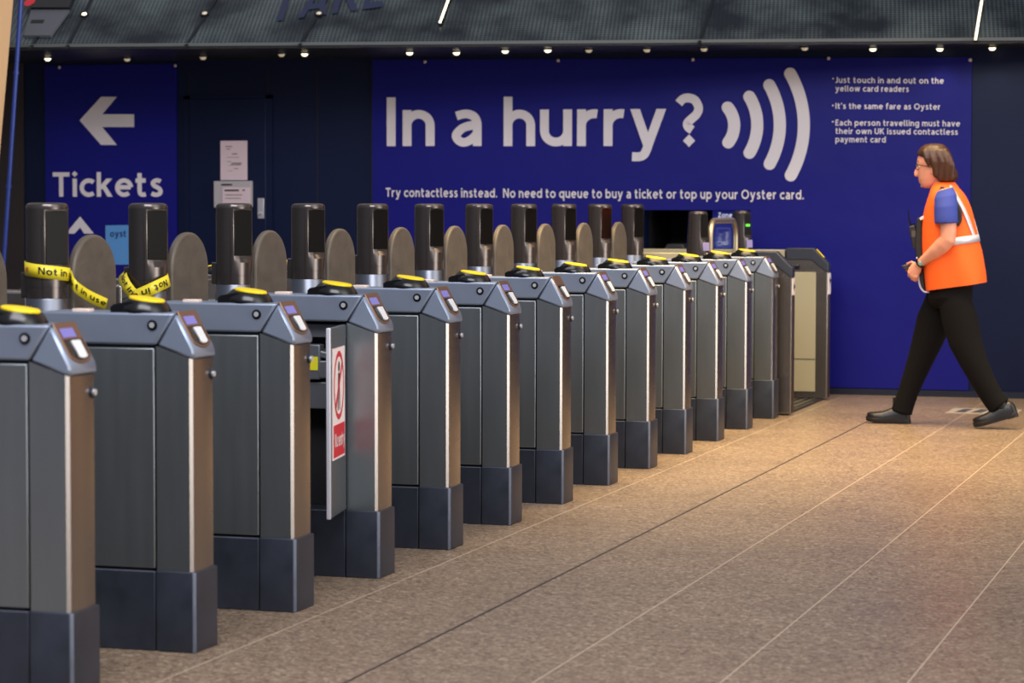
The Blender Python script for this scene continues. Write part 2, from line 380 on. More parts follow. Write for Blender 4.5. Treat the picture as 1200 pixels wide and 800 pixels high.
# ------------------------------------------------------------------ setting
YW = 13.0
def struct(o): o['kind'] = 'structure'; return o
struct(MB().box(-12, 5, -9, YW+.4, -.1, 0).build('floor', M['floor']))
# ticket window opening in the back wall
wl, wr = at(753, 260, YW).x, at(880, 260, YW).x
wt = at(815, 246, YW).z; wb = .98
b = MB(); b.box(-6.56, wl, YW, YW+.2, 0, 3.6); b.box(wr, 6, YW, YW+.2, 0, 3.6); b.box(wl, wr, YW, YW+.2, 0, wb); b.box(wl, wr, YW, YW+.2, wt, 3.6)
struct(b.build('wall_back', M['navy']))
struct(MB().box(-9, -6.56, YW-.02, YW+.2, 0, 3.6).build('wall_left', M['brown']))
b = MB(); b.box(wl-.06, wl, YW+.2, YW+.9, wb-.05, wt+.05); b.box(wr, wr+.06, YW+.2, YW+.9, wb-.05, wt+.05); b.box(wl-.06, wr+.06, YW+.9, YW+.95, wb-.05, wt+.05); b.box(wl-.06, wr+.06, YW+.2, YW+.95, wt, wt+.05); b.box(wl-.06, wr+.06, YW+.2, YW+.95, wb-.05, wb)
w1 = struct(b.build('window_1', M['dark']))
MB().box(wl-.02, wr+.02, YW-.10, YW+.25, wb-.02, wb+.012).build('window_sill', M['frosted'], w1, .004)
struct(MB().box(-6.56, 6, YW-.03, YW-.001, 0, .045).build('baseboard_back', mat('dark_skirting', (16, 22, 44), .5)))
# navy panel joints and the door
b = MB()
for px in (206, 222, 314, 372, 436):
    X = at(px, 150, YW).x; b.box(X-.006, X+.006, YW-.004, YW-.0005, .1, 2.42)
struct(b.build('trim_1', mat('panel_joint', (10, 14, 34), .6)))
dl_, dr_ = at(224, 180, YW).x, at(313, 180, YW).x
d1 = struct(MB().box(dl_, dr_, YW-.03, YW-.002, .06, at(260, 116, YW).z).build('door_1', M['navy'], None, .004))
hz0, hz1 = at(308, 256, YW).z, at(308, 232, YW).z; hx = at(308, 245, YW).x
b = MB(); b.box(hx-.026, hx+.026, YW-.045, YW-.028, hz0, hz1); b.lathe([(.011, 0), (.011, .05), (.0, .05)], (0, 0, 0), 12, Matrix.Translation((hx, YW-.04, hz0+.04)) @ Matrix.Rotation(R(90), 4, 'X')); 
b.build('door_handle', M['silver'], d1, .004)
b = MB().box(dl_-.05, dl_, YW-.02, YW-.002, .06, at(260, 112, YW).z); b.box(dr_, dr_+.05, YW-.02, YW-.002, .06, at(260, 112, YW).z); b.box(dl_-.05, dr_+.05, YW-.02, YW-.002, at(260, 116, YW).z, at(260, 112, YW).z)
b.build('door_frame', M['navy'], d1)

# soffit and the leaning perforated panels above it
SL, SR = Vector((-9.5, 10.65, 2.50)), Vector((4.0, 12.88, 2.50))
sd = (SR-SL).normalized(); sn = Vector((0, 0, 1)).cross(sd)
b = MB(); b.prism([(SL.x, SL.y), (SR.x, SR.y), (SR.x, YW+.1), (SL.x, YW+.1)], 'z', 2.50, 2.53)
struct(b.build('ceiling', M['soffit']))
def lean(t, s):                      # t along the front edge in metres, s up the leaning face
    return SL+Vector((0, 0, .035))+sd*t+(sn*math.cos(R(36))+Vector((0, 0, 1))*math.sin(R(36)))*s
LN = (SR-SL).length; lean_n = sd.cross(sn*math.cos(R(36))+Vector((0, 0, 1))*math.sin(R(36)))
me = bpy.data.meshes.new('trim_2'); q = [lean(0, 0), lean(LN, 0), lean(LN, 2), lean(0, 2)]
q2 = [p-lean_n*.05 for p in q]
me.from_pydata([tuple(p) for p in q+q2], [], [(0, 1, 2, 3), (7, 6, 5, 4), (0, 4, 5, 1), (1, 5, 6, 2), (2, 6, 7, 3), (3, 7, 4, 0)])
uv = me.uv_layers.new(name='sheet')
uvc = [(0, 0), (LN, 0), (LN, 2), (0, 2)]
for p in me.polygons:
    for li in p.loop_indices: uv.data[li].uv = uvc[me.loops[li].vertex_index % 4]
me.materials.append(M['mesh']); lp = bpy.data.objects.new('trim_2', me); COL.objects.link(lp); struct(lp)
b = MB(); e0, e1 = SL, SR; f_ = -sn*.02
b.add([e0+Vector((0, 0, .012)), e1+Vector((0, 0, .012)), e1+Vector((0, 0, .034)), e0+Vector((0, 0, .034))]+[p+f_ for p in (e0+Vector((0, 0, .012)), e1+Vector((0, 0, .012)), e1+Vector((0, 0, .034)), e0+Vector((0, 0, .034)))], [(3, 2, 1, 0), (4, 5, 6, 7), (0, 1, 5, 4), (1, 2, 6, 5), (2, 3, 7, 6), (3, 0, 4, 7)])
struct(b.build('trim_4', mat('pale_edge_trim', (84, 88, 88), .5)))

# ------------------------------------------------------------------ big banner
def wallpt(px, py, off=0): p = at(px, py, YW-.02-off); return p
def line(parent, name, txt, x0, x1, y0, y1, xh, m=None, off=.003, **kw):
    """a line of lettering between photo-measured ends of its baseline, x-height xh in metres"""
    a = wallpt(x0, y0, off); c = wallpt(x1, y1, off); d = c-a
    return letters(name, txt, lambda u, v: a+d*u+Vector((0, 0, v*xh)), m or M['white'], parent, **kw)
bn = empty('banner', (at(787, 300, YW).x, YW, 0), 'wide dark blue banner asking In a hurry on the back wall', 'banner')
bn_inv = Matrix.Translation(-bn.location)
TL, TR = at(436, 70, YW-.02), at(1139, 67, YW-.02)
b = MB()
bx0, bx1, bz0 = TL.x, TR.x, .05
def bpanel(x0, x1, z0, z1a, z1b): b.add([(x0, YW-.018, z0), (x1, YW-.018, z0), (x1, YW-.018, z1b), (x0, YW-.018, z1a), (x0, YW-.002, z0), (x1, YW-.002, z0), (x1, YW-.002, z1b), (x0, YW-.002, z1a)], [(0, 1, 2, 3), (7, 6, 5, 4), (0, 4, 5, 1), (1, 5, 6, 2), (2, 6, 7, 3), (3, 7, 4, 0)])
ztop = lambda x: TL.z+(TR.z-TL.z)*(x-bx0)/(bx1-bx0)
bpanel(bx0, wl, bz0, ztop(bx0), ztop(wl)); bpanel(wl, wr, wt, ztop(wl), ztop(wr)); bpanel(wr, bx1, bz0, ztop(wr), ztop(bx1)); bpanel(wl, wr, bz0, wb-.02, wb-.02)
b.xform(bn_inv).build('banner_sheet', M['banner'], bn)
def bl(*a, **k):
    o = line(bn, *a, **k); o.data.transform(bn_inv); return o
PX = (at(601, 200, YW)-at(600, 200, YW)).x; PZ = (at(600, 200, YW)-at(600, 201, YW)).z
# heading, letter by letter measured
def px5(x): return 440+x/4.6154
def px6(x): return 700+x/4.6154
for w_, x0, x1 in (('In', px5(57), px5(320)), ('a', px5(412), px5(574)), ('hurry', px5(693), px6(371)), ('?', px6(417), px6(573))):
    bl('heading_lettering', w_, x0, x1, 171.2, 171.0 if w_ != '?' else 171.2, 42.6*PZ, gap=.135 if w_ == 'hurry' else .17)
bl('slogan_lettering', 'Try contactless instead.  No need to queue to buy a ticket or top up your Oyster card.', 452, 942, 230.6, 233.6, 7.9*PZ, gap=.20, space=.46)
for t, x0, x1, y in (('Just touch in and out on the', 979, 1106, 97), ('yellow card readers', 979, 1065, 107), ("It's the same fare as Oyster", 979, 1102, 127.5), ('Each person travelling must have', 979, 1125, 147), ('their own UK issued contactless', 979, 1122.5, 156.8), ('payment card', 979, 1038, 166.5)):
    full = text2d(t, gap=.20, space=.50)[1]; pos = 0
    for w_ in t.split(' '):
        a_ = text2d(t[:pos]+'.', gap=.20, space=.50)[1]-GL['.'][0]; e_ = a_+text2d(w_, gap=.20)[1]
        u0, u1 = x0+(x1-x0)*a_/full, x0+(x1-x0)*e_/full
        bl('notice_word', w_, u0, u1, y+(u0-x0)*.008, y+(u1-x0)*.008, 4.9*PZ, gap=.20); pos += len(w_)+1
b = MB()
for x, y in ((976.3, 92), (976, 123.5), (976, 142.5)):
    c = wallpt(x, y, .003); b.add([c+Vector((.9*PX*math.cos(k*PI/4), 0, .9*PX*math.sin(k*PI/4))) for k in range(8)], [tuple(range(8))])
b.xform(bn_inv).build('bullet_dots', M['white'], bn)
# contactless waves
for pts in ([(705, 258), (740, 350), (708, 447)], [(822, 200), (865, 350), (823, 503)], [(930, 137), (987, 350), (932, 563)], [(1043, 75), (1117, 350), (1046, 625)]):
    P = [Vector((px6(x), 70+y/4.6154)) for x, y in pts]
    ax, ay = P[0]; bx, by = P[1]; cx, cy = P[2]
    D = 2*(ax*(by-cy)+bx*(cy-ay)+cx*(ay-by))
    ux = ((ax*ax+ay*ay)*(by-cy)+(bx*bx+by*by)*(cy-ay)+(cx*cx+cy*cy)*(ay-by))/D
    uy = ((ax*ax+ay*ay)*(cx-bx)+(bx*bx+by*by)*(ax-cx)+(cx*cx+cy*cy)*(bx-ax))/D
    rr = math.hypot(ax-ux, ay-uy); a0 = math.atan2(ay-uy, ax-ux); a1 = math.atan2(cy-uy, cx-ux)
    hw = 7.1; out = []
    for k in range(25): t = a0+(a1-a0)*k/24; out.append((ux+(rr+hw)*math.cos(t), uy+(rr+hw)*math.sin(t)))
    for k in range(1, 9):
        t = a1+PI*k/9; out.append((cx+hw*math.cos(t), cy+hw*math.sin(t)))
    for k in range(25): t = a1+(a0-a1)*k/24; out.append((ux+(rr-hw)*math.cos(t), uy+(rr-hw)*math.sin(t)))
    for k in range(1, 9):
        t = a0+PI+PI*k/9; out.append((ax+hw*math.cos(t), ay+hw*math.sin(t)))
    b = MB(); b.add([wallpt(x, y, .003) for x, y in out], [tuple(range(len(out)))])
    b.xform(bn_inv).build('contactless_wave', M['white'], bn)
for x, y in ((498, 72.6), (654, 71), (812, 70), (971, 68.5), (1137, 70.5)):
    c = wallpt(x, y); MB().lathe([(0, 0), (.012, 0), (.012, .004), (.006, .007), (0, .007)], (0, 0, 0), 12, Matrix.Translation(c-bn.location) @ Matrix.Rotation(R(90), 4, 'X')).build('fixing_screw', M['cream'], bn, smooth=True)

# ------------------------------------------------------------------ tickets banner
tb = empty('banner', (at(130, 300, YW).x, YW, 0), 'narrow blue Tickets banner with a white left arrow', 'banner')
ti = Matrix.Translation(-tb.location)
a_, c_ = at(52, 77, YW-.02), at(206, 76, YW-.02)
b = MB(); b.box(a_.x, c_.x, YW-.018, YW-.002, .06, a_.z); b.xform(ti).build('banner_sheet', M['banner'], tb)
def tpx(x, y): return 20+x/3.3333, 60+y/3.3333
def flat(parent, inv, name, pts, m, off=.003):
    b = MB(); b.add([wallpt(x, y, off) for x, y in pts], [tuple(range(len(pts)))]); return b.xform(inv).build(name, m, parent)
flat(tb, ti, 'arrow_left', [tpx(*p) for p in ((244, 270), (328, 178), (390, 178), (333, 246), (457, 246), (457, 296), (333, 296), (390, 366), (328, 366))], M['white'])
flat(tb, ti, 'arrow_up', [tpx(*p) for p in ((246, 645), (300, 712), (262, 712), (246, 688), (225, 712), (190, 712))], M['white'])
o = line(tb, 'ticket_lettering', 'Tickets', 61.5, 191, 230.4, 230.4, 22.3*PZ, gap=.15); o.data.transform(ti)
oy = flat(tb, ti, 'card_picture', [(123.5, 264), (158, 263.5), (158, 310), (124, 310)], M['oyster'], .004)
o = line(tb, 'card_lettering', 'oyst', 129, 148, 277.5, 277.5, 6*PZ, M['navyink'], .006); o.data.transform(ti)
for x, y in ((69.7, 79), (205.5, 77), (349, 75.5)):
    c = wallpt(x, y)
    if x < 300: MB().lathe([(0, 0), (.012, 0), (.012, .004), (.006, .007), (0, .007)], (0, 0, 0), 12, Matrix.Translation(c-tb.location) @ Matrix.Rotation(R(90), 4, 'X')).build('fixing_screw', M['cream'], tb, smooth=True)

# paper notice and leaflet holder on the door
nb = empty('paper_notice', (at(273, 187, YW).x, YW-.03, at(273, 211, YW).z), 'white paper notice stuck on the navy door above the grey holder', 'notice')
ni = Matrix.Translation(-nb.location)
p0, p1 = at(258.5, 165, YW-.03), at(290, 211, YW-.03)
MB().box(p0.x, p1.x, YW-.034, YW-.030, p1.z, p0.z).xform(ni).build('sheet', M['paper'], nb)
b = MB()
for (x, y, w_, h_) in ((264, 171, 8, 1.3), (265, 174, 5, 1.2), (272, 179.5, 6, 1.6), (266, 184, 14, .6), (266, 189, 5, .8), (271, 190.5, 12, 2.2), (268, 193, 14, .8), (274, 197, 5, 1), (266, 200, 7, .5)):
    q0, q1 = at(x, y, YW-.0345), at(x+w_, y+h_, YW-.0345); b.add([(q0.x, YW-.0345, q0.z), (q1.x, YW-.0345, q0.z), (q1.x, YW-.0345, q1.z), (q0.x, YW-.0345, q1.z)], [(0, 1, 2, 3)])
b.xform(ni).build('printed_lines', mat('grey_print', (150, 132, 138), .8), nb)
hb_ = empty('leaflet_holder', (at(273, 225, YW).x, YW-.03, at(273, 243, YW).z), 'grey leaflet holder fixed on the navy door under the paper notice', 'leaflet holder')
hi = Matrix.Translation(-hb_.location)
p0, p1 = at(251.5, 212, YW-.05), at(295.5, 243, YW-.05)
MB().box(p0.x, p1.x, YW-.07, YW-.030, p1.z, p0.z).xform(hi).build('holder_box', M['holder'], hb_, .004)
q0, q1 = at(261, 219.5, YW-.07), at(293, 243, YW-.07)
MB().box(q0.x, q1.x, YW-.076, YW-.0695, q1.z+.005, q0.z).xform(hi).build('leaflet', M['paper'], hb_)
b = MB()
for (x, y, w_, h_, k) in ((263, 222, 17, 2, 0), (284, 222, 3, 1.5, 0), (259, 215.5, 13, 1.6, 1), (264, 228, 20, .7, 0), (264, 232, 18, .7, 0)):
    yy = YW-.0765-.0005; q0, q1 = at(x, y, yy), at(x+w_, y+h_, yy); b.add([(q0.x, yy, q0.z), (q1.x, yy, q0.z), (q1.x, yy, q1.z), (q0.x, yy, q1.z)], [(0, 1, 2, 3)])
b.xform(hi).build('printed_lines', M['ink'], hb_)

# ------------------------------------------------------------------ ticket gates
SP, T = .8239, .166
NG = 13
yc = T/2
PX_, PR = -.96, .0745
FLAT = R(-90+60)                     # direction the pillar's window looks

def gate_parts(root, with_door=True):
    # plinth blocks
    def foot(x0, x1, y0, y1, ch):
        return [(x0, y0), (x1-ch, y0), (x1, y0+ch), (x1, y1-ch), (x1-ch, y1), (x0, y1)]
    b = MB(); b.prism(foot(-.127, .006, -.006, T+.006, .009), 'z', 0, .250); kb = b.build('kick_base', M['kick'], root, .004)
    kb.data.materials.append(M['worn'])
    for p in kb.data.polygons:
        if abs(p.normal.y) > .4 and abs(p.normal.x) > .4: p.material_index = 1
    b = MB(); b.box(-1.95, -.130, -.003, T+.003, 0, .249); b.build('plinth', M['kick'], root, .004)
    # steel end post
    cf, bl_ = .009, .005
    fp = [(-.124, 0), (-bl_-cf, 0), (-bl_, cf)]+[(-bl_*(2*t-1)**2, cf+(T-2*cf)*t) for t in (.1, .2, .3, .4, .5, .6, .7, .8, .9)]+[(-bl_, T-cf), (-bl_-cf, T), (-.124, T)]
    b = MB(); b.rings([[(x, y, .25) for x, y in fp], [(x, y, .903-x*.33) for x, y in fp]]); ep = b.build('end_post', M['steel'], root, smooth=True, angle=30)
    ep.data.materials.append(M['panel'])
    for p in ep.data.polygons:
        if abs(p.normal.y) > .95: p.material_index = 1
    # head casting: triangular cheeks and the sloping nose
    i1 = .007
    v = []
    for y, s in ((-.001, 1), (T+.001, -1)):
        v += [(-.124, y, .945), (-.060, y+s*i1, 1.046), (.002, y+s*.002, .934), (.003, y, .903)]
    b = MB(); b.add(v, [(0, 1, 2, 3), (7, 6, 5, 4), (0, 4, 5, 1), (1, 5, 6, 2), (2, 6, 7, 3), (3, 7, 4, 0)])
    b.build('head_casting', M['cast'], root, .0085, 1)
    # header band
    b = MB(); b.prism([(-.126, .947), (-.063, 1.045), (-.52, 1.045), (-.52, .947)], 'y', -.001, T+.001); b.build('header_band', M['cast'], root, .007, 2)
    if with_door:
        b = MB(); b.box(-.53, -.128, .014, T-.014, .25, .946); b.build('cabinet_core', M['dark'], root)
        b = MB(); b.box(-.519, -.131, -.001, .013, .257, .937); b.build('side_door', M['panel'], root, .0035)
    b = MB(); b.box(-.519, -.131, T-.013, T+.001, .257, .937); b.build('side_door', M['panel'], root, .0035)
    # low middle body and the far end cabinet
    b = MB(); b.box(-1.43, -.521, .003, T-.003, .25, .955); b.build('middle_cabinet', M['panel'], root, .006)
    b = MB(); b.prism([(-1.431, .25), (-1.431, 1.045), (-1.89, 1.045), (-1.95, .933), (-1.95, .25)], 'y', 0, T); b.build('rear_cabinet', M['steel'], root, .010, 3)
    # sloping nose fittings
    s_ = Vector((.062, 0, -.112)).normalized(); n_ = Vector((.112, 0, .062)).normalized(); o_ = Vector((-.060, 0, 1.046))
    def SPt(s, y, h): return o_+s_*s+n_*h+Vector((0, y, 0))
    def slab(s0, s1, y0, y1, h0, h1, rnd=0):
        poly = [(s0, y0), (s1-rnd, y0)]
        if rnd:
            ym = (y0+y1)/2; hy = (y1-y0)/2
            poly += [(s1-rnd+rnd*math.cos(R(t)), ym+hy*math.sin(R(t))) for t in range(-80, 81, 16)]
            poly += [(s1-rnd, y1)]
        else: poly += [(s1, y1)]
        poly += [(s0, y1)]
        n = len(poly); v = [SPt(p[0], p[1], h0) for p in poly]+[SPt(p[0], p[1], h1) for p in poly]
        return MB().add(v, [tuple(range(n-1, -1, -1)), tuple(range(n, 2*n))]+[(i, (i+1) % n, n+(i+1) % n, n+i) for i in range(n)])
    bz = slab(-.004, .124, .016, T-.016, -.004, .0035, .03).build('nose_bezel', M['bezel'], root, .002)
    slab(.016, .044, .034, .112, .002, .0050).build('ticket_display', M['screen'], bz)
    slab(.050, .116, .030, T-.028, .002, .0045, .026).build('ticket_slot', M['black'], bz)
    slab(.056, .112, .062, .112, .004, .0105, .008).build('ticket_guide', M['clear'], bz, .002)
    # locks
    def disc(name, m, M_, prof, par=root, n=20): return MB().lathe(prof, (0, 0, 0), n, M_).build(name, m, par, smooth=True)
    My = Matrix.Translation((-.135, -.001, 1.008)) @ Matrix.Rotation(R(90), 4, 'X')
    lk_ = disc('panel_lock', M['black'], My, [(0, -.002), (.0165, -.002), (.0165, .003), (.0095, .0045), (0, .0045)])
    disc('lock_barrel', M['silver'], My, [(0, .003), (.0085, .003), (.0085, .0065), (0, .0065)], lk_)
    Mx = Matrix.Translation((0, .137, .853)) @ Matrix.Rotation(R(90), 4, 'Y')
    el = MB().prism([(.137-.013, .853), (.137, .853-.018), (.137+.013, .853), (.137, .853+.018)], 'x', -.002, .005).build('end_lock', M['kick'], root, .002)
    disc('lock_barrel', M['silver'], Mx, [(0, .002), (.009, .002), (.009, .011), (0, .011)], el)
    # exit slot tab on the top edge
    MB().box(-.415, -.357, .012, .052, 1.043, 1.0545).build('exit_slot', M['cream'], root, .003)
    # card reader
    rd = MB(); tilt = Matrix.Translation((-.198, yc, 1.045)) @ Matrix.Rotation(R(8), 4, 'Y')
    rd.lathe([(0, -.012), (.079, -.012), (.083, .0), (.082, .012), (.070, .028), (.062, .037), (0, .037)], (0, 0, 0), 36, tilt)
    rd.prism([(-.284, 1.044), (-.284, 1.062), (-.272, 1.070), (-.215, 1.080), (-.15, 1.044)], 'y', yc-.07, yc+.07)
    r1 = rd.build('card_reader', M['black'], root, smooth=True)
    MB().lathe([(0, .036), (.056, .036), (.056, .041), (.053, .044), (0, .044)], (0, 0, 0), 36, tilt).build('yellow_pad', M['yellow'], r1, smooth=True)
    # far end reader
    rd = MB(); tilt = Matrix.Translation((-1.752, yc, 1.045)) @ Matrix.Rotation(R(-8), 4, 'Y')
    rd.lathe([(0, -.012), (.079, -.012), (.083, .0), (.082, .012), (.070, .028), (.062, .037), (0, .037)], (0, 0, 0), 24, tilt)
    r1 = rd.build('card_reader', M['black'], root, smooth=True)
    MB().lathe([(0, .036), (.056, .036), (.056, .041), (.053, .044), (0, .044)], (0, 0, 0), 24, tilt).build('yellow_pad', M['yellow'], r1, smooth=True)
    # pillar with its smoked window
    n = 72; d_ = .77*PR
    def ring(z, fl=False, k=1.0, d=d_):
        out = []
        for i in range(n):
            t = 2*PI*i/n; r = PR*k
            if fl:
                c = math.cos(t-FLAT)
                if c > 0: r = min(r, d*k/c)
            out.append((PX_+r*math.cos(t), yc+r*math.sin(t), z))
        return out
    p = MB().rings([ring(1.05), ring(1.085), ring(1.0855, k=.985), ring(1.089, k=.985), ring(1.0895), ring(1.140), ring(1.160, True), ring(1.360, True), ring(1.3605), ring(1.370), ring(1.3775, k=.95), ring(1.382, k=.82), ring(1.3835, k=.5)])
    pl = p.build('pillar', M['pillar'], root, smooth=True)
    hw_ = math.sqrt(PR**2-d_**2)*.93
    t_ = Vector((-math.sin(FLAT), math.cos(FLAT), 0)); nn_ = Vector((math.cos(FLAT), math.sin(FLAT), 0)); c_ = Vector((PX_, yc, 0))
    b = MB(); v = []
    for h in (d_-.004, d_+.003):
        for a, z in ((-hw_, 1.168), (hw_, 1.168), (hw_, 1.354), (-hw_, 1.354)): v.append(c_+nn_*h+t_*a+Vector((0, 0, z)))
    b.add(v, [(3, 2, 1, 0), (4, 5, 6, 7), (0, 1, 5, 4), (1, 2, 6, 5), (2, 3, 7, 6), (3, 0, 4, 7)])
    b.build('smoked_window', M['smoked'], pl, .002)
    MB().lathe([(PR+.004, .95), (PR+.004, .995), (PR+.001, 1.0), (PR+.001, 1.046), (PR-.002, 1.051), (0, 1.051)], (PX_, yc, 0), 48).build('pillar_collar', M['ring'], pl, smooth=True)
    MB().box(PX_-PR-.016, PX_-PR+.012, yc-.03, yc+.02, 1.05, 1.14).build('paddle_motor', M['pillar'], root, .004)
    # rounded paddle closing the aisle beyond
    y0, y1 = yc+.055, yc+.395; ym = (y0+y1)/2; hy = (y1-y0)/2
    poly = [(y0, .60), (y1, .60)]+[(ym+hy*math.cos(R(t)), 1.125+.145*math.sin(R(t))) for t in range(0, 181, 9)]
    pd = MB().prism(poly, 'x', -.915, -.885).build('paddle', M['paddle'], root, .009, 3)
    return root

ORD = ['nearest', 'second', 'third', 'fourth', 'fifth', 'sixth', 'seventh', 'eighth', 'ninth', 'tenth', 'eleventh', 'twelfth', 'thirteenth']
gates = []
proto = empty('ticket_gate', (0, SP, 0)); gate_parts(proto)
LBL = {1: 'steel ticket gate nearest the camera, cut off at the left edge of the photo',
       2: 'second steel ticket gate from the camera, standing behind the nearest one',
       3: 'third steel ticket gate, its pillar wrapped in a hanging band of yellow tape',
       4: 'steel ticket gate with its side door swung open showing a red no entry sign',
       5: 'fifth steel ticket gate, just behind the one with the open side door',
       6: 'sixth steel ticket gate from the camera, two places past the open door',
       7: 'seventh steel ticket gate from the camera, the middle one of the row',
       8: 'eighth steel ticket gate, with a blank cover in place of its display',
       9: 'ninth steel ticket gate from the camera, fifth from the far end of the narrow gates',
       10: 'tenth steel ticket gate from the camera, fourth from the far end of the narrow gates',
       11: 'eleventh steel ticket gate, third from the far end of the narrow gates',
       12: 'twelfth steel ticket gate, next to last of the narrow gates',
       13: 'farthest of the narrow steel ticket gates, beside the wide gate'}
for n in range(1, NG+1):
    g = proto if n == 1 else copy_tree(proto)
    g.location = (0, n*SP, 0); gates.append(g)
    tag(g, LBL[n], 'ticket gate', 'row of narrow ticket gates')
# the seventh gate shows a plain cover where the others have a display
for ch in gates[6].children:
    if ch.name.startswith('nose_bezel'):
        for c2 in list(ch.children):
            if c2.name.startswith('ticket_display'):
                c2.data = c2.data.copy(); c2.data.materials[0] = M['bezel']; c2.name = 'blank_cover'
tag(gates[6], 'seventh steel ticket gate, with a plain brown cover in place of its display', 'ticket gate')
tag(gates[7], 'eighth steel ticket gate from the camera, just past the one with a plain cover', 'ticket gate')

for ch in list(gates[12].children):
    if ch.name.startswith('paddle.') or ch.name == 'paddle': bpy.data.objects.remove(ch)
# open gate: machinery behind the swung door
G4 = gates[3]
for ch in list(G4.children):
    if ch.name.startswith('cabinet_core'): bpy.data.objects.remove(ch)
door4 = [c for c in G4.children if c.name.startswith('side_door')]
door4 = [c for c in door4 if min(v.co.y for v in c.data.vertices) < .01][0]
bpy.data.objects.remove(door4)
MB().box(-.52, -.128, T-.03, T-.014, .25, .946).build('inner_panel', M['dark'], G4)
mc = MB(); mc.box(-.50, -.17, .03, .13, .62, .72); mc.box(-.42, -.19, .015, .11, .735, .80)
mc.prism([(-.46, .86), (-.18, .80), (-.18, .825), (-.46, .885)], 'y', .02, .12); mc.box(-.50, -.15, .05, .14, .885, .935); mc.box(-.30, -.235, .012, .06, .73, .86)
mc = mc.build('ticket_machinery', mat('machinery_grey', (120, 124, 130), .4, .6), G4, .004)
MB().box(-.288, -.242, .0095, .0122, .765, .815).build('warning_sticker', M['ystick'], mc)
b = MB(); b.tube([(-.42, .03, .88), (-.36, .02, .80), (-.33, .02, .74), (-.36, .03, .66)], .006); b.build('cable', M['ink'], mc, smooth=True)
# the open door, hinged at the end post and swung out towards the camera
hinge = Vector((-.131, -.002, 0)); ang = math.atan2(.046, -.30)       # direction of the opened leaf in plan
ul = Vector((.055, -.30, 0)).normalized(); nl = Vector((-ul.y, ul.x, 0))   # nl points to +x: the face with the sign
if nl.x < 0: nl = -nl
dw = .315
def leaf(u, h, z): return hinge+ul*u+nl*h+Vector((0, 0, z))
def leafbox(u0, u1, h0, h1, z0, z1):
    v = [leaf(u, h, z) for u in (u0, u1) for h in (h0, h1) for z in (z0, z1)]
    return MB().add(v, [(0, 1, 3, 2), (4, 6, 7, 5), (0, 4, 5, 1), (2, 3, 7, 6), (0, 2, 6, 4), (1, 5, 7, 3)])
sdoor = leafbox(.01, dw, -.007, .007, .255, .938).build('side_door', M['panel'], G4, .003, label='side door swung open with its outer face turned right')
leafbox(dw-.004, dw+.010, -.008, .008, .254, .939).build('edge_strip', mat('pale_door_edge', (205, 205, 215), .4, .3), sdoor, .003)
sg = leafbox(.05, .285, .0075, .0095, .46, .862).build('no_entry_sign', mat('sign_white', (240, 225, 222), .5), sdoor)
leafbox(.06, .275, .0096, .0105, .468, .585).build('red_panel', M['red'], sg)
b = MB(); zc, uc = .725, .168; K = 40
for k in range(K):
    a0, a1 = 2*PI*k/K, 2*PI*(k+1)/K
    b.add([leaf(uc+r_*.1*math.cos(a), .0102, zc+r_*.125*math.sin(a)) for r_, a in ((.84, a0), (1, a0), (1, a1), (.84, a1))], [(0, 1, 2, 3)])
b.add([leaf(uc+x, .0102, zc+z) for x, z in ((-.075, .075), (-.06, .093), (.075, -.075), (.06, -.093))], [(0, 1, 2, 3)])
b.build('prohibition_ring', M['red'], sg)
b = MB()
for poly in ([(-.022, -.09), (-.008, -.09), (0, -.01), (.010, -.09), (.026, -.09), (.016, .045), (-.014, .045)],):
    b.add([leaf(uc+x, .0099, zc+z) for x, z in poly], [tuple(range(len(poly)))])
b.add([leaf(uc+.017*math.cos(k*PI/6), .0099, zc+.068+.02*math.sin(k*PI/6)) for k in range(12)], [tuple(range(12))])
b.build('walking_figure', M['ink'], sg)
letters('sign_lettering', 'No entry', lambda u, v: leaf(.075+.18*(1-u), .0112, .505+v*.036), M['white'], sg)

# ------------------------------------------------------------------ yellow tape on the pillars
def ribbon(parent, path, ups, w, name, m):
    b = MB()
    v = [Vector(p)+Vector(u).normalized()*s*w/2 for p, u in zip(path, ups) for s in (-1, 1)]
    b.add(v, [(2*i, 2*i+1, 2*i+3, 2*i+2) for i in range(len(path)-1)])
    return b.build(name, m, parent, smooth=True, solid=.0012)
def ribbon_fn(path, ups, w, u0, u1, xh, out, v0):
    P = [Vector(p) for p in path]; Ls = [0]
    for i in range(1, len(P)): Ls.append(Ls[-1]+(P[i]-P[i-1]).length)
    def fn(u, v):
        s = (u0+(u1-u0)*u)*Ls[-1]
        for i in range(1, len(P)):
            if s <= Ls[i] or i == len(P)-1:
                f = (s-Ls[i-1])/max(1e-9, Ls[i]-Ls[i-1]); p = P[i-1].lerp(P[i], f); up = Vector(ups[i-1]).lerp(Vector(ups[i]), f).normalized()
                t = (P[i]-P[i-1]).normalized(); nr = t.cross(up).normalized()
                if nr.dot(CAM-p) < 0: nr = -nr
                return p+up*(v0+v*xh)+nr*out
    return fn
def dense(pts, n=8):
    P = [Vector(pts[0])]+[Vector(p) for p in pts]+[Vector(pts[-1])]; out = []
    for i in range(1, len(P)-2):
        for k in range(n):
            t = k/n; p0, p1, p2, p3 = P[i-1], P[i], P[i+1], P[i+2]
            out.append(.5*(2*p1+(p2-p0)*t+(2*p0-5*p1+4*p2-p3)*t*t+(-p0+3*p1-3*p2+p3)*t**3))
    return out+[P[-1]]
def pillar_pt(n, ang, z, k=1.06): return Vector((PX_+PR*k*math.cos(ang), n*SP+yc+PR*k*math.sin(ang), z))
Z = Vector((0, 0, 1))
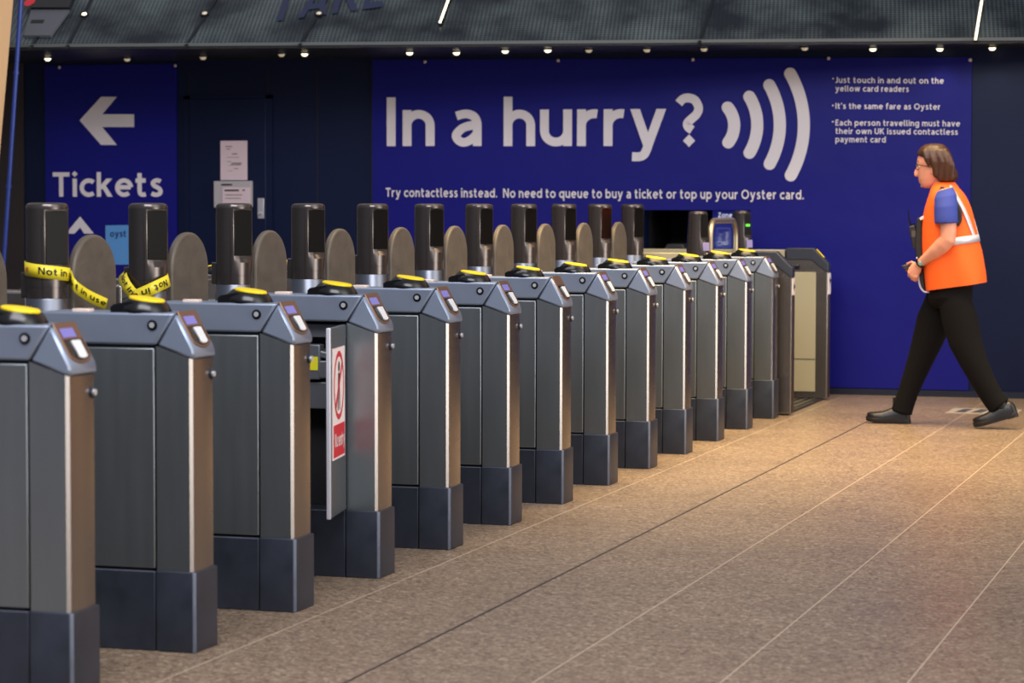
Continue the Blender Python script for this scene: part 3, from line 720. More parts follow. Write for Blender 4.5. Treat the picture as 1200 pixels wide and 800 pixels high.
# band round the third gate's pillar, its tail hanging across the paddle
t1 = empty('barrier_tape', (PX_, 3*SP+yc, 1.0), 'yellow Not in use tape banded round the left pillar and trailing right across its paddle', 'tape')
i1 = Matrix.Translation(-Vector(t1.location))
vdir = math.atan2(CAM.y-(3*SP+yc), CAM.x-PX_)
path = [pillar_pt(3, vdir-PI/2*1.15+(PI*1.12)*k/20, 1.158-.030*k/20) for k in range(21)]
e = path[-1]; f = at(124.5, 356, 3*SP-.02); f = Vector((-.80, 3*SP+yc+.36, 1.03))
g0 = at(87, 334, 3*SP+yc-.01); g1 = at(103, 346, 3*SP+yc+.06); g2 = at(125, 356.5, 3*SP+yc+.14)
tail = dense([e, g0, g1, g2], 8)
ups = [Z]*len(path); tu = [Vector((.25, 0, 1))]*len(tail)
o = ribbon(t1, path, ups, .047, 'tape_band', M['tape']); o.data.transform(i1)
o = ribbon(t1, tail, tu, .040, 'tape_tail', M['tape']); o.data.transform(i1)
o = letters('tape_lettering', 'Not in use', ribbon_fn(path, ups, .047, .40, 1.05, .018, .0022, -.010), M['ink'], t1); o.data.transform(i1)
o = letters('tape_lettering', 'Not in use', ribbon_fn(tail, tu, .04, .05, .98, .014, .0022, -.008), M['ink'], t1); o.data.transform(i1)
o = letters('tape_mark', 'E', ribbon_fn(path, ups, .047, .20, .25, .011, .0022, -.008), M['red'], t1); o.data.transform(i1)
# loop draped in a V in front of the fourth gate's pillar
t2 = empty('barrier_tape', (PX_, 4*SP+yc, 1.0), 'yellow tape draped in a V on the second pillar from the left', 'tape')
i2 = Matrix.Translation(-Vector(t2.location))
Y4 = 4*SP+yc
A = dense([at(150, 314, Y4+.03), at(143.5, 322, Y4-.02), at(148, 334, Y4-.09), at(158, 347, Y4-.12)], 6)
B = dense([at(158, 347, Y4-.12), at(170, 342, Y4-.12), at(184, 335.5, Y4-.10), at(197, 329, Y4-.02), at(198, 326, Y4+.03)], 6)
uA = [Vector((.8, -.1, .6))]*len(A); uB = [Vector((-.28, 0, 1))]*len(B)
for nm, pth, us in (('tape_strip', A, uA), ('tape_strip', B, uB)):
    o = ribbon(t2, pth, us, .046, nm, M['tape']); o.data.transform(i2)
o = letters('tape_lettering', 'Not in use', ribbon_fn(list(reversed(B)), list(reversed([-u for u in uB])), .046, .30, 1.25, .018, .0022, -.009), M['ink'], t2); o.data.transform(i2)
o = letters('tape_lettering', 'Not in', ribbon_fn(A, uA, .046, .30, .95, .016, .0022, -.008), M['ink'], t2); o.data.transform(i2)

# ------------------------------------------------------------------ wide gate at the far end
def wide_unit(name, y0, y1, xo, h, label, inner, near):
    w = empty(name, (xo, y0, 0), label, 'wide ticket gate', None)
    t = y1-y0
    b = MB(); b.prism([(-1.95, .01), (0, .01), (0, .92), (-.085, 1.0), (-1.95, 1.0)], 'y', 0, t); b.build('gate_body', M['steel'], w, .008, 3)
    b = MB(); b.prism([(-.24, .99), (-.12, .99), (-.012, .905), (.004, .905), (.004, .967), (-.105, 1.076), (-.30, 1.076), (-.30, .99)], 'y', -.004, t+.004); b.build('cap_casting', M['darkcap'], w, .007, 3)
    b = MB(); b.box(-1.95, -.31, .004, t-.004, 1.0, 1.062); b.build('top_rail', M['frosted'], w, .006)
    if inner:
        b = MB(); b.box(-1.6, -.085, -.006, .002, .06, .905); b.build('inner_panel', M['frosted'], w, .002)
        b = MB(); b.box(-1.6, -.085, -.0075, -.0055, .286, .292); b.build('panel_joint', M['kick'], w)
    b = MB(); b.box(-.002, .006, .012, t-.012, .02, .79 if near else .75); b.build('end_strip', mat('dark_brown_strip', (52, 40, 34), .4), w, .002)
    st = MB().box(-.001, .0075, .008, t-.008, .79 if near else .75, .90).build('arrow_sign', mat('sign_pale', (225, 216, 214), .5), w)
    ym, zm = t/2, .845
    b = MB(); x = .0082
    b.add([(x, ym-.025, zm), (x, ym+.008, zm-.035), (x, ym+.008, zm+.035)], [(0, 1, 2)]); b.add([(x, ym+.0, zm-.011), (x, ym+.03, zm-.011), (x, ym+.03, zm+.011), (x, ym+.0, zm+.011)], [(0, 1, 2, 3)])
    b.build('arrow', M['navyink'], st)
    # tapering reader pillar
    px_ = -.575-xo; n = 48
    def rg(z, r, fl=False):
        out = []
        for i in range(n):
            a = 2*PI*i/n; q = r
            if fl and math.cos(a-FLAT) > 0: q = min(r, .8*r/math.cos(a-FLAT))
            out.append((px_+q*math.cos(a), t/2+q*math.sin(a), z))
        return out
    p = MB().rings([rg(.98, .078), rg(1.06, .076), rg(1.145, .072), rg(1.155, .0715, True), rg(1.318, .063, True), rg(1.32, .063), rg(1.334, .056), rg(1.338, .03)])
    pp = p.build('reader_pillar', M['pillar'], w, smooth=True)
    c = Vector((px_, t/2, 0)); nn_ = Vector((math.cos(FLAT), math.sin(FLAT), 0)); tt = Vector((-nn_.y, nn_.x, 0))
    def plate(z0, z1, hw, r0, r1, nm, m, out=.003):
        v = [c+nn_*(r+o)+tt*s*hw+Vector((0, 0, z)) for o in (-.004, out) for (z, r) in ((z0, r0), (z1, r1)) for s in (-1, 1)]
        MB().add(v, [(0, 1, 3, 2), (4, 6, 7, 5), (0, 4, 5, 1), (2, 3, 7, 6), (0, 2, 6, 4), (1, 5, 7, 3)]).build(nm, m, pp, .002)
    plate(1.165, 1.312, .034, .8*.071, .8*.0635, 'smoked_window', M['smoked'])
    plate(1.075, 1.13, .03, .0755, .0735, 'lilac_sticker', M['lilac'])
    if not near: plate(1.225, 1.243, .022, .8*.0685+.003, .8*.0675+.003, 'green_light', M['green'])
    return w
w1_ = wide_unit('wide_ticket_gate', 10.992, 11.075, .065, 1.076, 'slim steel side of the wide ticket gate beside the last narrow gate', False, True)
w2_ = wide_unit('wide_ticket_gate', 12.385, 12.475, .055, 1.076, 'farthest side of the wide ticket gate with a beige inner panel, next to the banner', True, False)
b = MB(); b.add([(-.088, -.0045, 1.062), (-.088, .03, 1.0625), (-.035, .03, 1.006), (-.035, -.0045, 1.0055)], [(0, 1, 2, 3)]); b.xform(Matrix.Translation((.006, 0, .004))).build('yellow_strip', M['yellow'], w2_, solid=.004)
MB().box(-.004, .03, .083, .115, .955, .985).build('latch', M['black'], w1_, .003)
# glazed wide paddle with a bright bent frame
gp = empty('glass_paddle', (-.52, 11.1, 0), 'glazed paddle with a rounded pale metal frame in the wide gate', 'gate paddle')
def rr_path(y0, y1, z0, z1, r):
    return [(0, y0, z0)]+[(0, y0+r-r*math.cos(R(a)), z1-r+r*math.sin(R(a))) for a in range(0, 91, 15)]+[(0, y1-r+r*math.sin(R(a)), z1-r+r*math.cos(R(a))) for a in range(0, 91, 15)]+[(0, y1, z0)]
MB().tube(rr_path(.06, .86, .25, 1.272, .12), .02, 12).build('frame', mat('pale_frame_metal', (196, 180, 150), .35, .9), gp, smooth=True)
gl = mat('clear_glass', (225, 235, 235), .03, trans=1)
po = rr_path(.07, .85, .25, 1.262, .11)
MB().prism([(p[1], p[2]) for p in po], 'x', -.004, .004).build('glass_pane', gl, gp)
MB().box(-.03, .03, .02, .1, .25, .95).build('hinge_post', M['steel'], gp, .006)
# ribbed threshold in the wide aisle
th = empty('threshold_plate', (-.9, 11.08, 0), 'ribbed grey metal threshold plate on the floor of the wide gate', 'threshold')
MB().box(-.9, .93, 0, 1.30, .0, .012).build('plate', M['trimmetal'], th, .003)
b = MB()
for k in range(7): b.box(.50+k*.06, .525+k*.06, .01, 1.29, .0121, .016)
b.build('ribs', M['steel'], th)

# things at the ticket window
zs = empty('zone_sign', (at(857, 270, YW+.12).x, YW+.12, wb), 'blue Zone sign with white pictograms inside the ticket window', 'sign')
zi = Matrix.Translation(-zs.location)
p0, p1 = at(835, 246.5, YW+.12), at(872, 303, YW+.12)
MB().box(p0.x, p1.x, YW+.12, YW+.14, wb+.012, p0.z).xform(zi).build('sign_board', mat('zone_blue', (20, 28, 120), .5, 0, ((24, 32, 120), .5)), zs)
def zp(x, y): return at(740+x/7.275, 230+y/7.275, YW+.117)
a_, c_ = zp(738, 180), zp(858, 180)
o = letters('sign_lettering', 'Zone', lambda u, v: a_+(c_-a_)*u+Vector((0, 0, v*4.2*PZ)), M['backlit'], zs); o.data.transform(zi)
b = MB()
def bar(x0, y0, x1, y1): 
    p, q = zp(x0, y0), zp(x1, y1); b.add([(p.x, p.y, p.z), (q.x, p.y, p.z), (q.x, p.y, q.z), (p.x, p.y, q.z)], [(0, 1, 2, 3)])
for q in ((720, 268, 834, 276), (720, 430, 834, 438), (720, 268, 728, 438), (826, 268, 834, 438)): bar(*q)
b.xform(zi).build('pictogram_frame', mat('pale_blue_line', (110, 120, 190), .5, 0, ((110, 120, 190), .5)), zs)
b = MB()
c0 = zp(746, 400)
for k in range(16):
    a0, a1 = 2*PI*k/16, 2*PI*(k+1)/16
    b.add([c0+Vector((r*math.cos(a), 0, r*math.sin(a))) for r, a in ((.014, a0), (.02, a0), (.02, a1), (.014, a1))], [(0, 1, 2, 3)])
for q in ((742, 340, 752, 385), (776, 380, 790, 414), (802, 300, 812, 412), (792, 405, 812, 414), (748, 318, 758, 332)): bar(*q)
b.xform(zi).build('pictograms', M['backlit'], zs)
mon = MB(); q0, q1, q2, q3 = at(774, 299, 12.95), at(782, 285.5, 12.95), at(801, 285.5, 12.95), at(806, 299, 12.95)
mon.prism([(p.x, p.z) for p in (q0, q1, q2, q3)], 'y', 12.93, 13.1)
tag(mon.build('counter_terminal', mat('dark_terminal', (40, 38, 42), .5), None, .012), 'low dark terminal lying on the ticket window counter', 'terminal')

# ------------------------------------------------------------------ leaning column, pipe, lights, upper signs
CY = 10.4
c0, c1 = at(17.5, 0, CY+.3), at(0, 200, CY+.3); sl = (c0.x-c1.x)/(c0.z-c1.z)
def cx_(z): return c0.x+(z-c0.z)*sl
b = MB(); v = []
for z in (0, 3.4):
    for x, y in ((-.5, 0), (0, 0), (0, .3), (-.5, .3)): v.append((cx_(z)+x, CY+y, z))
b.add(v, [(0, 1, 2, 3), (4, 5, 6, 7), (0, 1, 5, 4), (1, 2, 6, 5), (2, 3, 7, 6), (3, 0, 4, 7)])
tag(b.build('leaning_column', M['column'], None, .03, 3), 'cream clad column leaning at the left edge of the photo', 'column')
p0, p1 = at(24.5, 0, CY+.36), at(6.5, 275, CY+.36); dd = (p1-p0)/(p1.z-p0.z)
pp_ = empty('drain_pipe', p1+dd*(0-p1.z), 'blue painted pipe running up beside the cream column', 'pipe')
base = Vector(pp_.location)
MB().tube([(0, 0, 0), tuple(dd*3.4)], .016, 14).build('pipe', M['pipe'], pp_, smooth=True)
for z in (.5, 1.5, 2.3):
    MB().tube([tuple(dd*(z-.012)), tuple(dd*(z+.012))], .021, 14).build('pipe_clip', M['pipe'], pp_, smooth=True)

def downlight(px, py, z, lit, label):
    # recessed fitting on the soffit underside
    d = at(px, py, 12.0)-CAM; p = CAM+d*((z-CAM.z)/d.z)
    p.y = min(p.y, 12.84)
    r = empty('downlight', (p.x, p.y, z), label, 'downlight', 'downlights along the soffit')
    MB().lathe([(.026, -.010), (.036, -.010), (.036, 0), (0, 0)], (0, 0, 0), 20).build('trim_ring', M['trimmetal'], r, smooth=True)
    MB().lathe([(0, -.030), (.016, -.027), (.025, -.014), (.026, -.001), (0, -.001)], (0, 0, 0), 20).build('bulb', M['lamp'] if lit else M['dimlamp'], r, smooth=True)
    if lit:
        l = bpy.data.lights.new('downlight_beam', 'SPOT'); l.energy = 2.5; l.color = (1, .9, .75); l.spot_size = R(120); l.spot_blend = 1; l.shadow_soft_size = .03
        lo = bpy.data.objects.new('downlight_beam', l); COL.objects.link(lo); lo.parent = r; lo.location = (0, 0, -.045)
    return r
LX = [(56, 67, 1, 'bright downlight at the left end, above the Tickets arrow banner'), (149, 67.5, 0, 'dim brownish downlight above the top of the Tickets banner'), (238, 65.5, 0, 'dim downlight above the navy door, just right of the Tickets banner'),
      (330, 62, 0, 'dim downlight above the navy panel, left one of a close pair'), (357, 61.5, 1, 'downlight above the navy panel, right one of a close pair'), (480, 60, 1, 'bright downlight above the letter I of the heading'),
      (535, 60, 1, 'bright downlight above the single letter a of the heading'), (592, 58, 1, 'bright downlight above the letter h of the heading'), (642, 57, 1, 'bright downlight above the letter u of hurry'),
      (690, 57, 0, 'dim downlight above the double r of hurry'), (758, 56.5, 0, 'dim downlight above the letter y of hurry'), (825, 55.5, 0, 'dim downlight just right of the question mark, up on the soffit'),
      (943, 54.5, 0, 'dim downlight above the largest contactless wave'), (1023, 55.5, 1, 'bright downlight above the left of the bulleted notice'), (1104, 56.5, 1, 'bright downlight above the right end of the bulleted notice'), (1167, 56.5, 1, 'bright downlight farthest right, beyond the end of the banner')]
for px, py, lit, lb in LX:
    downlight(px, py, 2.50, lit, lb)

def on_lean(px, py):
    a, b_ = px-600, py-400; u = cr*a+sr*b_; v = -sr*a+cr*b_
    d = _rt*(u/FPX)-_up*(v/FPX)+_fw
    o = lean(0, 0); k = (o-CAM).dot(lean_n)/d.dot(lean_n); return CAM+d*k
# panel joints on the leaning sheet
b = MB()
for (x0, y0), (x1, y1) in (((37, 55), (77, 0)), ((79, 55), (107, 0)), ((218, 54), (253, 0)), ((352, 52), (380, 5)), ((820, 49), (836, 0))):
    a_, c_ = on_lean(x0, y0), on_lean(x1, y1); d = (c_-a_); a_ = a_-d*.05; c_ = c_+d*1.2; s = sd*.012; h = lean_n*.006
    if h.dot(CAM-a_) < 0: h = -h
    b.add([a_-s, a_+s, c_+s, c_-s, a_-s+h, a_+s+h, c_+s+h, c_-s+h], [(0, 1, 2, 3), (4, 5, 6, 7), (0, 1, 5, 4), (1, 2, 6, 5), (2, 3, 7, 6), (3, 0, 4, 7)])
struct(b.build('trim_3', M['trimmetal']))
off_n = lean_n if lean_n.dot(CAM-lean(5, 0)) > 0 else -lean_n
for (x0, y0), (x1, y1), lb in (((1143, 50), (1151, 0), 'slim bright strip light on the sloping panel at the right'), ((516, 30), (527, 0), 'slim strip light on the sloping panel above the small letter a')):
    a_, c_ = on_lean(x0, y0), on_lean(x1, y1); c_ = c_+(c_-a_)*.8
    r = empty('strip_light', a_, lb, 'strip light', 'strip lights on the sloping panel')
    MB().tube([off_n*.012, off_n*.012+(c_-a_)], .014, 8).build('housing', M['trimmetal'], r)
    MB().tube([off_n*.026, off_n*.026+(c_-a_)], .009, 8).build('diffuser', M['lamp'], r)
for x, y, lit, lb in ((99, 18, 1, 'small round light up on the sloping panel above the Tickets banner'), (240, 17, 0, 'small dim stud light on the sloping panel above the navy door'), (374, 17, 0, 'small dim stud light on the sloping panel under the printed letters')):
    p = on_lean(x, y)
    rot = off_n.to_track_quat('Z', 'Y').to_matrix().to_4x4()
    r = empty('stud_light', p, lb, 'light', 'stud lights on the sloping panel')
    MB().lathe([(.024, 0), (.034, 0), (.034, .012), (.024, .012)], (0, 0, 0), 18, rot).build('trim_ring', M['trimmetal'], r, smooth=True)
    MB().lathe([(0, .002), (.024, .002), (.018, .014), (0, .018)], (0, 0, 0), 18, rot).build('bulb', M['lamp'] if lit else M['dimlamp'], r, smooth=True)
# large dark letters printed on the sloping panel, cut off by the top of the photo
a_, c_ = on_lean(313, 27), on_lean(448, 9); upv = (on_lean(322, 0)-on_lean(313, 27)).normalized()
sgn = empty('printed_lettering', a_, 'large dark TAKE lettering on the sloping panel, cut off by the top of the photo', 'lettering')
letters('letter_shapes', 'TAKE', lambda u, v: off_n*.008+(c_-a_)*u+upv*v*.33, mat('dark_letter_blue', (26, 34, 66), .4), sgn)
# dark sign with a red disc, top left
q = [on_lean(37, 14), on_lean(82, 14), on_lean(92, -14), on_lean(45, -14)]
ds = empty('overhead_sign', q[0], 'black overhead sign with a red disc at the top left corner', 'sign')
def quad(pts, h0, h1, nm, m, par):
    v = [p-q[0]+off_n*h for h in (h0, h1) for p in pts]
    return MB().add(v, [(3, 2, 1, 0), (4, 5, 6, 7), (0, 1, 5, 4), (1, 2, 6, 5), (2, 3, 7, 6), (3, 0, 4, 7)]).build(nm, m, par)
quad([on_lean(28, 44), on_lean(60, 44), on_lean(82, 14), on_lean(37, 14)], 0, .02, 'lower_panel', mat('pale_grey_panel', (84, 86, 92), .5), ds)
quad(q, 0, .04, 'sign_face', M['black'], ds)
quad([on_lean(36, 30), on_lean(51, 30), on_lean(53, 26), on_lean(38, 26)], .02, .022, 'dark_line', M['ink'], ds)
cc = on_lean(36, 8); e1 = on_lean(46, 8)-on_lean(36, 8); e2 = on_lean(39, 3.5)-on_lean(36, 8)
b = MB(); b.add([cc-q[0]+off_n*.042+e1*.6*math.cos(k*PI/10)+e2*math.sin(k*PI/10) for k in range(20)], [tuple(range(20))]); b.build('red_disc', M['red'], ds)

# floor sticker near the banner
fs = empty('floor_sticker', (1.16, 11.75, 0), 'pale grey floor sticker with dark marks behind the walking person', 'floor sticker')
MB().box(-.16, .30, -.22, .22, 0, .002).build('sticker', mat('sticker_grey', (170, 160, 150), .5), fs)
b = MB()
for x in (-.11, .0, .19): b.prism([(x, -.15), (x+.07, -.15), (x+.09, .15), (x+.03, .15)], 'z', .0021, .003)
b.build('dark_marks', mat('sticker_dark', (70, 74, 84), .5), fs)
#PERSON
# ------------------------------------------------------------------ walking person
PY = 10.51
def pp(px, py, y=PY): return at(px, py, y)
person = empty('person', (at(1100, 499, PY).x, PY, 0), 'person in an orange hi-vis vest and black trousers walking left past the banner', 'person')
pinv = Matrix.Translation(-Vector(person.location))
pxm = (at(1101, 330, PY)-at(1100, 330, PY)).x; pzm = (at(1100, 330, PY)-at(1100, 331, PY)).z
def msec(c, ax, az, rx_, ry_, n=20, sq=2.0):
    """closed section: centre c, first axis direction (ax, az) in the walking plane, second axis across (y)"""
    a = Vector((ax, 0, az)).normalized(); out = []
    for i in range(n):
        t = 2*PI*i/n; ct, st = math.cos(t), math.sin(t)
        k = (abs(ct)**sq+abs(st)**sq)**(-1/sq)
        out.append(c+a*(rx_*ct*k)+Vector((0, 1, 0))*(ry_*st*k))
    return out
def limb(b, pts, n=18, closed=True, flat=False):
    """pts: (px, py, y, radius across the limb in the picture plane [m], radius in depth [m]); sections stand across the limb"""
    C_ = [pp(p[0], p[1], PY+p[2]) for p in pts]; rs = []
    for i, p in enumerate(pts):
        t = C_[min(i+1, len(C_)-1)]-C_[max(i-1, 0)]
        rs.append(msec(C_[i], t.z, -t.x, p[3], p[4], n))
    t = (C_[0]-C_[1]).normalized(); r = min(pts[0][3], pts[0][4])
    rs = [[C_[0]+t*r*.55+(q-C_[0])*.55 for q in rs[0]]]+rs if closed else rs
    t = (C_[-1]-C_[-2]).normalized(); r = min(pts[-1][3], pts[-1][4])
    if closed and not flat: rs = rs+[[C_[-1]+t*r*.55+(q-C_[-1])*.55 for q in rs[-1]]]
    b.rings(rs); return b
def slices(b, rows, y=0, n=24, sq=2.2):
    """rows: (py, front px, back px, half depth m[, slope]) stacked horizontal sections"""
    rs = []
    for r in rows:
        f, k = pp(r[1], r[0], PY+y), pp(r[2], r[0]+(r[4] if len(r) > 4 else 0), PY+y)
        d = k-f; rs.append(msec((f+k)/2, d.x, d.z, d.length/2, r[3], n, sq))
    b.rings(rs); return b
def pb(b, name, m, parent=None, **k):
    return b.xform(pinv).build(name, m, parent or person, **k)
SK = vary(mat('skin', (214, 148, 122), .5), (18, 18, 18), .07, .05)
SK.node_tree.nodes['Principled BSDF'].inputs['Subsurface Weight'].default_value = .08
SK.node_tree.nodes['Principled BSDF'].inputs['Subsurface Radius'].default_value = (.02, .008, .004)

# body: head, neck, trunk, arms and hands as one surface
b = MB()
slices(b, [(171, 1087, 1106, .035), (174, 1081, 1110, .055), (179, 1077.5, 1113, .070), (184, 1075.6, 1114.5, .077), (189, 1074.6, 1115, .079), (192, 1074.4, 1115, .078),
           (195, 1076, 1114.5, .076), (199, 1076, 1113.5, .073), (203, 1075.6, 1112, .070), (207, 1076, 1110, .066), (210, 1076.6, 1107, .062), (212, 1077.4, 1104, .058), (215, 1078.6, 1101, .053), (218, 1080, 1097, .043), (220.3, 1083, 1093, .028)], n=28, sq=2.1)
# nose, lips, chin, brow, ear
limb(b, [(1076.5, 194, 0, .008, .011), (1074.8, 199, 0, .012, .014), (1073.6, 203, 0, .014, .017), (1073.6, 206, 0, .011, .018)], 12)
limb(b, [(1077.2, 210.2, -.018, .007, .008), (1076.4, 210.3, 0, .008, .010), (1077.2, 210.2, .018, .007, .008)], 10)
limb(b, [(1077.9, 213.2, -.015, .007, .008), (1077.3, 213.2, 0, .008, .010), (1077.9, 213.2, .015, .007, .008)], 10)
limb(b, [(1080, 217.4, -.012, .011, .012), (1079.6, 217.6, 0, .013, .014), (1080, 217.4, .012, .011, .012)], 10)
for s in (-1, 1): limb(b, [(1078, 190.6, s*.045, .007, .009), (1075.4, 190.6, s*.022, .008, .010), (1075.2, 191, s*.008, .006, .008)], 10)
for s in (-1, 1): limb(b, [(1093, 193, s*.080, .010, .008), (1094, 197, s*.083, .014, .009), (1093, 201, s*.080, .010, .008), (1092.3, 203.5, s*.077, .007, .007)], 10)
slices(b, [(206, 1092, 1112, .052), (214, 1092, 1114, .054), (220, 1092, 1117, .060), (226, 1091, 1121, .095), (232, 1091, 1126, .14), (245, 1090, 1133, .15), (270, 1088, 1137, .15), (300, 1089, 1138, .15), (340, 1090, 1138, .15), (350, 1092, 1137, .14)])
def hand_px(b, s):
    ya = -.115 if s < 0 else .03
    return ya
def arm(b, s):
    Y = lambda v: s*v
    if s < 0:
        limb(b, [(1108, 226, -.150, .060, .060), (1110, 240, -.195, .058, .058), (1111, 258, -.215, .052, .052), (1111.5, 272, -.222, .049, .047), (1110.5, 281, -.224, .050, .046), (1104, 287.5, -.215, .050, .044), (1095.5, 295, -.19, .044, .042), (1086.5, 302, -.155, .035, .036), (1079, 308, -.128, .028, .030), (1075, 312, -.118, .030, .026)])
        # palm, back of the hand towards the viewer
        limb(b, [(1076.5, 310, -.120, .028, .024), (1073.5, 314, -.118, .038, .019), (1071, 318, -.116, .040, .017), (1069.5, 321, -.113, .037, .016)], 16)
        for k, (kx, ky, dx, ln) in enumerate(((1066.0, 318.0, -1.0, .9), (1068.8, 320.3, -.6, 1.0), (1071.6, 322.0, -.2, .96), (1074.0, 322.8, .2, .78))):
            yb = -.116
            limb(b, [(kx+1, ky-2, yb, .010, .010), (kx+dx*.8, ky+2.2*ln, yb-.004, .0098, .0098), (kx+dx*.9, ky+5.2*ln, yb+.006, .0090, .0090), (kx+dx*.2+.6, ky+7.6*ln, yb+.022, .0084, .0084), (kx+1.2, ky+8.4*ln, yb+.038, .0075, .0075)], 10)
        limb(b, [(1074, 312.5, -.118, .014, .013), (1070.8, 308.5, -.104, .0125, .012), (1068.2, 307.2, -.088, .0105, .0105), (1065.6, 308.2, -.076, .0092, .0092), (1063.6, 309.6, -.070, .008, .008)], 10)
    else:
        limb(b, [(1108, 226, .150, .060, .060), (1109, 240, .195, .058, .058), (1108, 258, .212, .052, .052), (1105, 274, .215, .048, .046), (1099, 283, .20, .046, .044), (1092, 291, .17, .042, .040), (1085, 300, .13, .034, .034), (1079, 308, .085, .028, .029), (1076, 312, .06, .030, .026)])
        limb(b, [(1077, 310.5, .065, .028, .024), (1073.5, 314, .045, .036, .020), (1070.5, 316.5, .03, .034, .018)], 14)
        for k in range(4):
            yb = .062-.019*k
            limb(b, [(1073, 316.0+k*.4, yb, .010, .010), (1067.6, 317.4+k*.3, yb-.008, .0094, .0094), (1063.6, 317.0, yb-.014, .0086, .0086), (1061.2, 314.8, yb-.018, .0078, .0078)], 10)
        limb(b, [(1075, 312, .035, .013, .013), (1070.5, 309, .012, .012, .012), (1066.5, 308.3, .0, .0100, .0100), (1063, 309, -.004, .0085, .0085)], 10)
arm(b, -1); arm(b, 1)
pb(b, 'body', SK, remesh=.0042, sm=3)

# eyes, eyebrows, glasses
for s in (-1, 1):
    e = MB().lathe([(0, -.011), (.006, -.0095), (.0105, -.004), (.0115, 0), (.0105, .004), (.006, .0095), (0, .011)], (0, 0, 0), 16)
    c = pp(1078.2, 194.6, PY+s*.032); e.xform(Matrix.Translation(c)); eo = pb(e, 'eye', M['white'], smooth=True)
    e = MB().lathe([(0, 0), (.0055, 0), (.0055, .002), (0, .002)], (0, 0, 0), 12, Matrix.Translation(c+Vector((-.0105, 0, -.0015))) @ Matrix.Rotation(R(-90), 4, 'Y')); pb(e, 'iris', M['ink'], eo)
HA = vary(mat('brown_hair', (40, 24, 15), .42), (26, 26, 7), .35, .1, 6, .7, tint=(82, 48, 26))
b = MB()
for s in (-1, 1): limb(b, [(1079.5, 189.6, s*.05, .003, .004), (1075.6, 189, s*.034, .0045, .005), (1074.8, 190, s*.012, .003, .004)], 8)
pb(b, 'eyebrows', HA, smooth=True)
b = MB()
for s in (-1, 1):
    c = pp(1074.4, 195.6, PY+s*.034)
    ring_ = [c+Vector((.012*abs(math.sin(t))*0+.006*(math.cos(t)*s < 0), math.cos(t)*.026, math.sin(t)*.017)) for t in [2*PI*k/20 for k in range(21)]]
    b.tube(ring_, .0025, 6)
    b.tube([pp(1075, 194, PY+s*.060), pp(1078, 193.4, PY+s*.072), pp(1086, 194.5, PY+s*.081), pp(1092.5, 196, PY+s*.084)], .0026, 6)
b.tube([pp(1074.4, 194.6, PY-.009), pp(1073.6, 194, PY), pp(1074.4, 194.6, PY+.009)], .0024, 6)
pb(b, 'glasses', M['ink'], smooth=True)

# hair: full crown, swept behind the ear, ending at the collar
b = MB()
slices(b, [(168, 1090, 1101, .035), (169.5, 1084, 1106, .06), (172.5, 1079, 1109.5, .079), (177, 1075.8, 1112.5, .090), (181, 1074.6, 1114.5, .095), (184, 1079, 1116, .097), (188, 1083.5, 1117, .097), (192, 1087, 1118, .098),
           (196, 1094, 1119, .098), (200, 1096, 1120.5, .097), (204, 1096.5, 1121.5, .094), (208, 1097, 1121.2, .088), (211, 1098, 1120, .080), (213.5, 1101, 1117, .065)], n=30, sq=2.3)
for s in (-1, 1):                                   # side locks
    for (x0, y0, x1, y1, x2, y2, r) in ((1083, 176, 1086, 186, 1089, 193, .018), (1090, 178, 1095, 190, 1097, 206, .024), (1098, 176, 1104, 190, 1101, 210, .026), (1105, 176, 1111, 190, 1108, 211, .026), (1109, 180, 1115, 194, 1115, 210, .024)):
        limb(b, [(x0, y0, s*.074, r, r*.7), ((x0+x1)/2, (y0+y1)/2, s*.084, r, r*.7), (x1, y1, s*.088, r, r*.7), (x2, y2, s*.078, r*.8, r*.6)], 10)
limb(b, [(1112, 196, 0, .03, .07), (1117, 203, 0, .028, .07), (1119.5, 209, 0, .02, .06)], 14)
pb(b, 'hair', HA, remesh=.006, sm=2)

# blue polo shirt: sleeves and collar
PO = vary(mat('blue_polo_cloth', (42, 60, 146), .8), (10, 10, 10), .12, .05, 4, .25)
b = MB()
for s in (-1, 1):
    limb(b, [(1107, 222, s*.125, .055, .060), (1108, 230, s*.175, .069, .068), (1108.5, 242, s*.205, .072, .070), (1108.7, 254, s*.218, .073, .068), (1108.8, 261.5, s*.222, .072, .066)], 22, False)
slices(b, [(217, 1093, 1116, .066), (222, 1091.5, 1119, .10), (230, 1090, 1126, .165), (244, 1089, 1134, .17), (270, 1087, 1138, .168), (300, 1088, 1140, .166), (330, 1090, 1140, .160), (340, 1091, 1139, .155)])
slices(b, [(214.5, 1091, 1117, .064), (219, 1090, 1119, .072), (222, 1090, 1120, .085)])
pb(b, 'polo_shirt', PO, remesh=.006, sm=3)

# orange vest
VE = vary(mat('orange_hi_vis_cloth', (252, 96, 18), .75), (7, 7, 5), .12, .05, 4, .55)
ROWS = [(213.5, 1094, 1119.5, .070, 0), (216.5, 1092.5, 1121.5, .084, 0), (219.5, 1091.5, 1124, .115, 1), (223, 1090.6, 1127, .150, 1), (228, 1089.3, 1130.5, .178, 1), (235, 1087, 1134.5, .190, 1), (243, 1084.6, 1138, .192, 1), (252, 1082.6, 1140.6, .190, 1), (265, 1081.2, 1143, .188, 0), (280, 1081.2, 1145.8, .190, -1), (295, 1081.6, 1149.3, .193, -2), (310, 1082.5, 1152.6, .197, -4), (325, 1084, 1155.6, .198, -7), (340.5, 1085.5, 1156.6, .192, -10)]
b = MB(); slices(b, ROWS, n=48, sq=2.5)
